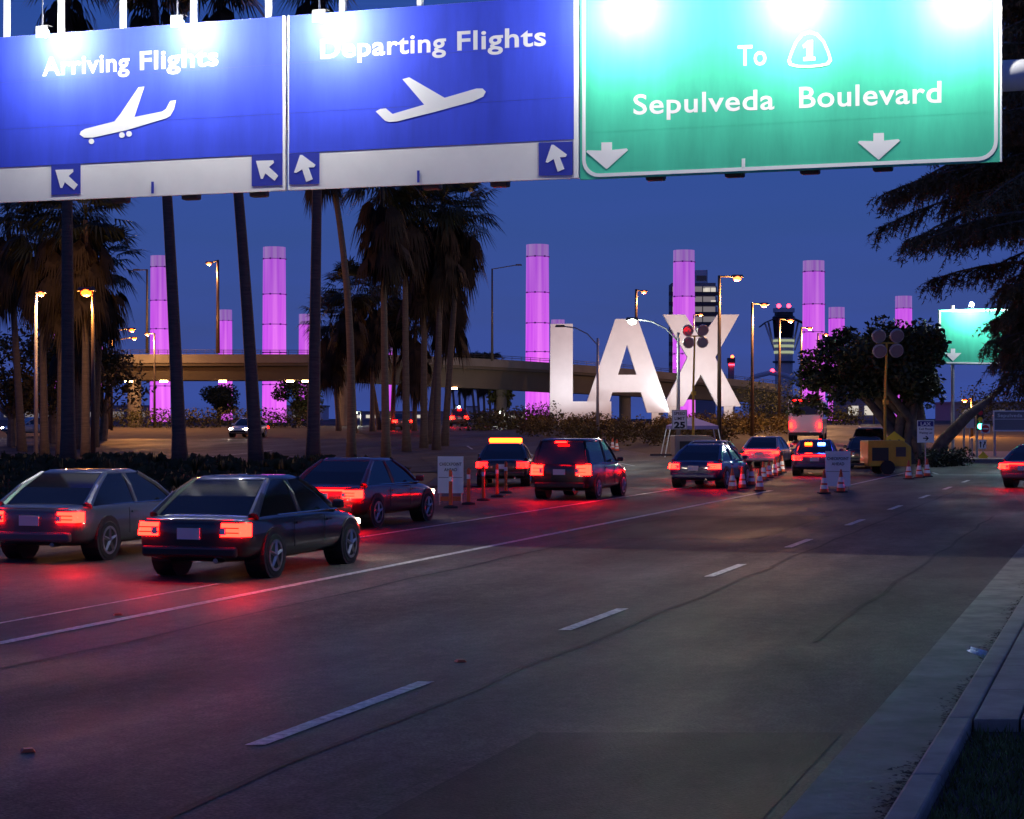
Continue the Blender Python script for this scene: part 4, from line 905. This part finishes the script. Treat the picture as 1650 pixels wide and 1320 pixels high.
# boards with writing
def face(px, py0, Y, rz=0): return None
def board(name, label, cat, px, Y, w, h, zb, post=None, m='signwhite', rz=0, posts=1, zbase=None):
    z0 = gz(Y)-.02 if zbase is None else zbase; t = thing(name, label, cat, (gx(px, Y), Y, z0), rz)
    MB().box((0, 0, zb+h/2), (w, .03, h)).build("panel", M[m], t, bevel=.004)
    if post:
        for i in range(posts):
            x = 0 if posts == 1 else (-w/2+.05+i*(w-.1)/(posts-1)); MB().tube([(x, .05, -.05), (x, .05, zb+h)], post, 6).build("post", M['steel'], t)
    def mp(x, z, d): return Vector((x, -.017-d*.2, z))
    return t, mp
def words(t, mp, txt, x0, x1, z, cap, m='black', bold=.02): return fit_text(txt, "lettering", t, M[m], (x0, z), (x1, z), 0, cap, mp=mp, bold=bold, d=.02)
t, mp = board("speed_limit_sign", "white speed limit 25 sign on the pale lamp post", "road sign", 1095, 103.6, .82, 1.06, 1.9)
t.location.z = at(1095, 692, 103.6).z-1.9
words(t, mp, "SPEED", -.3, .3, 2.68, .17); words(t, mp, "LIMIT", -.27, .27, 2.41, .17); words(t, mp, "25", -.3, .3, 1.98, .33, bold=.05)
b = MB(); b.prism([[(-.39, 1.92), (.39, 1.92), (.39, 2.94), (-.39, 2.94)], [(-.37, 1.94), (-.37, 2.92), (.37, 2.92), (.37, 1.94)]], mp, .005, .02); b.build("border", M['black'], t)
for px, Y, w, h, zb, l in ((726, 52, .70, 1.0, .3, "white checkpoint board on a stand beside the orange delineators"), (1350, 64, .84, 1.18, .06, "white checkpoint board standing on the road before the police car")):
    t, mp = board("checkpoint_board", l, "notice board", px, Y, w, h, zb, .02, posts=2)
    words(t, mp, "CHECKPOINT", -w*.43, w*.43, zb+h*.75, h*.085); words(t, mp, "AHEAD", -w*.25, w*.25, zb+h*.6, h*.085)
    b = MB(); b.prism([[(-w*.46, zb+h*.42), (w*.46, zb+h*.42), (w*.46, zb+h*.432), (-w*.46, zb+h*.432)]], mp, .005, .02); b.build("rule", M['black'], t)
    for s in (-1, 1): MB().tube([(s*w*.4, .02, zb+h*.5), (s*w*.4, .5, 0)], .018, 6).build("rear_strut", M['steel'], t)
    if zb > .2: MB().box((0, .02, .15), (w*.8, .04, .12)).build("foot_rail", M['orange'], t)
t, mp = board("information_sign", "white sign with a navy header reading LAX and an arrow before the ficus", "road sign", 1491.5, 86, .76, 1.0, 1.25, .03)
b = MB(); b.prism([[(-.35, 1.98), (.35, 1.98), (.35, 2.22), (-.35, 2.22)]], mp, .005, .02); b.build("header", M['navy'], t)
words(t, lambda x, z, d: Vector((x, -.026, z)), "LAX", -.23, .23, 2.02, .15, 'signwhite', .03); words(t, mp, "Cell Phone", -.3, .3, 1.82, .1); words(t, mp, "Waiting Lot", -.3, .3, 1.65, .1)
b = MB(); b.prism([[(-.12, 1.42), (.05, 1.42), (-.03, 1.34), (.04, 1.34), (.14, 1.445), (.04, 1.55), (-.03, 1.55), (.05, 1.47), (-.12, 1.47)]], mp, .005, .02); b.build("arrow", M['black'], t)
# yellow warning sign resting on the generator
t, mp = board("warning_sign", "yellow peaked warning sign standing behind the yellow light tower", "road sign", 1441, 83, .05, .05, 1.3, .03)
b = MB(); b.prism([[(-.45, 1.3), (.45, 1.3), (.45, 1.42), (0, 1.78), (-.45, 1.42)]], lambda x, z, d: Vector((x, d, z)), -.03, -.01); b.build("plate", M['signyellow'], t)
b = MB()
for s in (-1, 1): b.prism([[(s*.2-.08, 1.3), (s*.2+.08, 1.3), (s*.2+.04, 1.42), (s*.2-.04, 1.42)]], lambda x, z, d: Vector((x, d, z)), -.036, -.031)
b.build("symbol", M['black'], t)
# far green sign lit behind the cedar
Y = 98; t = thing("guide_sign", "farther lit green road sign half hidden behind the cedar boughs", "road sign", (gx(1600, Y), Y, gz(Y)))
def fs(px, py): p = at(px, py, Y); return (p.x-t.location.x, p.z-t.location.z)
mp = lambda x, z, d: Vector((x, -d, z))
def farpoly(l, d0, d1, nm, m): return MB().prism([[fs(*p) for p in l] for l in l], mp, d0, d1).build(nm, m, t)
farpoly([[(1512, 499), (1700, 495), (1700, 590), (1512, 587)]], -.08, 0, "green_panel", M['green'])
farpoly([[(1513, 500), (1699, 496.5), (1699, 588.5), (1513, 585.5)], [(1516, 503), (1516, 583), (1696, 586), (1696, 500)]], .004, .02, "white_border", M['signwhite'])
farpoly([[(1532, 562), (1539, 562), (1539, 569), (1549, 569), (1535.5, 582), (1522, 569), (1532, 569)]], .004, .02, "arrow", M['signwhite'])
for px in (1536, 1680):
    x = fs(px, 500)[0]; MB().tube([(x, .12, -.1), (x, .12, fs(px, 492)[1])], .09, 8).build("post", M['steel'], t)
for px in (1560, 1640):
    x, z = fs(px, 492); bb = MB().sphere((x, -.75, z), .11, 10).build("sign_lamp", glow("far_sign_lamp_light", (.93, 1, 1), 260), t); MB().tube([(x, 0, z-.1), (x, -.75, z+.12)], .02, 6).build("lamp_arm", M['steel'], t)
# sepulveda board on posts, far right
t, mp = board("street_name_board", "grey framed board reading Sepulveda Blvd at the far right", "road sign", 1640, 104, 2.6, 1.05, 1.55, .07, 'wall2', posts=2)
b = MB(); b.prism([[(-1.36, 1.52), (1.36, 1.52), (1.36, 2.66), (-1.36, 2.66)], [(-1.28, 1.6), (-1.28, 2.58), (1.28, 2.58), (1.28, 1.6)]], mp, .005, .25); b.build("frame", M['white'], t)
words(t, mp, "Sepulveda Blvd", -1.1, .9, 2.3, .19, 'signwhite'); b = MB(); b.prism([[(-1.28, 2.17), (1.28, 2.17), (1.28, 2.2), (-1.28, 2.2)]], mp, .005, .02); b.build("rule", M['signwhite'], t)
# far pavement island and signal posts
fi = MB(); fi.prism([[(gx(1530, 97), 97), (gx(1720, 97), 97), (gx(1760, 125), 125), (gx(1515, 125), 125)]], lambda x, y, d: (x, y, d), -.05, .28); struct("far_pavement", fi, M['brick'], bevel=.03)
t = thing("traffic_signal", "traffic signal showing green beside the do not enter sign", "traffic signal", (gx(1574, 100), 100, .25))
zg = at(1578, 687, 100).z-.25
MB().tube([(0, 0, 0), (0, 0, zg+.9)], .07, 8).build("post", M['steel'], t); MB().box((.1, -.2, zg+.35), (.36, .25, 1.1)).build("signal_head", M['black'], t, bevel=.03)
for i, m_ in enumerate((M['red'], M['signyellow'], G['greenlamp'])): MB().tube([(.1, -.32, zg+.7-.35*i), (.1, -.36, zg+.7-.35*i)], .13, 12).build("signal_lens", m_, t)
t = thing("sign_post", "post carrying do not enter, keep right and yellow diamond signs", "road sign", (gx(1584, 97.5), 97.5, .25))
zf = lambda py: at(1584, py, 97.5).z-.25
MB().tube([(0, 0.04, 0), (0, .04, zf(676))], .03, 6).build("post", M['steel'], t)
mp = lambda x, z, d: Vector((x, -d, z))
MB().box((.12, 0, zf(691)), (.46, .02, .46)).build("do_not_enter_plate", M['signwhite'], t); MB().tube([(.12, -.012, zf(691)), (.12, -.018, zf(691))], .2, 20).build("red_disc", M['red'], t); MB().box((.12, -.022, zf(691)), (.3, .004, .06)).build("white_bar", M['signwhite'], t)
MB().box((-.03, 0, zf(716)), (.38, .02, .46)).build("keep_right_plate", M['signwhite'], t)
b = MB(); z = zf(716); b.prism([[(-.16, z-.17), (-.1, z-.17), (-.1, z+.05), (-.06, z+.05), (-.13, z+.16), (-.2, z+.05), (-.16, z+.05)]], mp, .013, .018); b.prism([[(0, z-.17), (.05, z-.17), (.05, z-.05), (.12, z+.03), (.12, z+.08), (.15, z+.08), (.09, z+.17), (.03, z+.08), (.06, z+.08), (.06, z+.05), (0, z-.03)]], mp, .013, .018); b.build("arrow", M['black'], t)
z = zf(736); MB().prism([[(0, z-.27), (.27, z), (0, z+.27), (-.27, z)]], mp, .0, .02).build("diamond_plate", M['signyellow'], t)
for px, Y, h, l in ((1553, 101, 2.1, "bare grey post left of the green signal"), (1566, 103, .95, "short grey bollard post on the far pavement")):
    o = thing("metal_post", l, "post", (gx(px, Y), Y, .25)); MB().tube([(0, 0, 0), (0, 0, h)], .055, 8).build("shaft", M['steel'], o); MB().sphere((0, 0, h), .07, 8).build("cap", M['steel'], o)
t, mp = board("back_of_sign", "blank pale sign panel on a post left of the green signal", "road sign", 1563, 102, .44, .5, 1.55, .03, 'wall', zbase=.25)

# cones: one built, the rest copied
def cone(label, px, py):
    Y = (CH+.02)*F/(py-HZ); t = thing("traffic_cone", label, "traffic cone", (gx(px, Y), Y, gz(Y)-.02), 0, "traffic cones closing the lane")
    MB().box((0, 0, .015), (.38, .38, .03)).build("base", M['rubber'], t, bevel=.01)
    MB().lathe([(.14, .03), (.028, .72)], 14).build("cone_body", M['orange'], t, smooth=False)
    MB().lathe([(.099, .32), (.072, .48)], 14).build("upper_band", M['coneband'], t); MB().lathe([(.128, .14), (.108, .26)], 14).build("lower_band", M['coneband'], t)
    return t
CN = [(1180, 790, "front left cone of the cone row before the police car"), (1196, 787, "second cone from the left in the cone row before the police car"), (1211, 782, "third cone from the left in the cone row before the police car"), (1224, 791, "cone standing out nearest the camera below the cone row"),
 (1230, 774, "fourth cone of the receding row before the police car"), (1239, 770, "fifth cone of the receding row before the police car"), (1248, 767, "sixth cone of the receding row, behind the fifth"), (1254, 764, "seventh cone of the receding row, second from its far end"), (1260, 761, "last and farthest cone of the receding row"),
 (1328, 795, "cone at the lower left of the standing checkpoint board"), (1355, 793, "cone before the middle of the standing checkpoint board"), (1464, 772, "cone right of the yellow generator, left of a pair"), (1481, 770, "middle cone right of the yellow generator"), (1494, 768, "rightmost cone beside the ficus bed"),
 (922, 745, "left cone of the small group right of the amber beacon car"), (930, 746, "second cone of the small group right of the amber beacon car"), (938, 744, "right cone of the small group right of the amber beacon car"), (987, 731, "left cone of the far pair below the letter L"), (994, 732, "right cone of the far pair below the letter L")]
c0_ = cone(CN[0][2], *CN[0][:2])
for px, py, l in CN[1:]:
    Y = (CH+.02)*F/(py-HZ)
    for _ in range(4): Y = (CH-gz(Y)+.02)*F/(py-HZ)
    dup(c0_, (gx(px, Y), Y, gz(Y)-.02), 0, l)
dl = thing("delineator", "tallest orange delineator post below the checkpoint stand", "delineator", (gx(726, 50), 50, -.03), 0, "orange delineator posts in the left lanes")
MB().lathe([(.2, 0), (.18, .05), (.06, .08)], 14).build("base", M['rubber'], dl); MB().lathe([(.05, .08), (.045, .95), (.02, 1.0)], 12).build("tube", M['orange'], dl); MB().lathe([(.052, .7), (.05, .82)], 12).build("band", M['coneband'], dl)
for px, Y, l in ((755, 52, "second orange delineator right of the checkpoint stand"), (779, 54.5, "third orange delineator right of the checkpoint stand"), (801, 57, "orange delineator just before the amber beacon car"), (815, 60, "farthest orange delineator at the wheel of the amber beacon car")):
    dup(dl, (gx(px, Y), Y, -.03), 0, l)
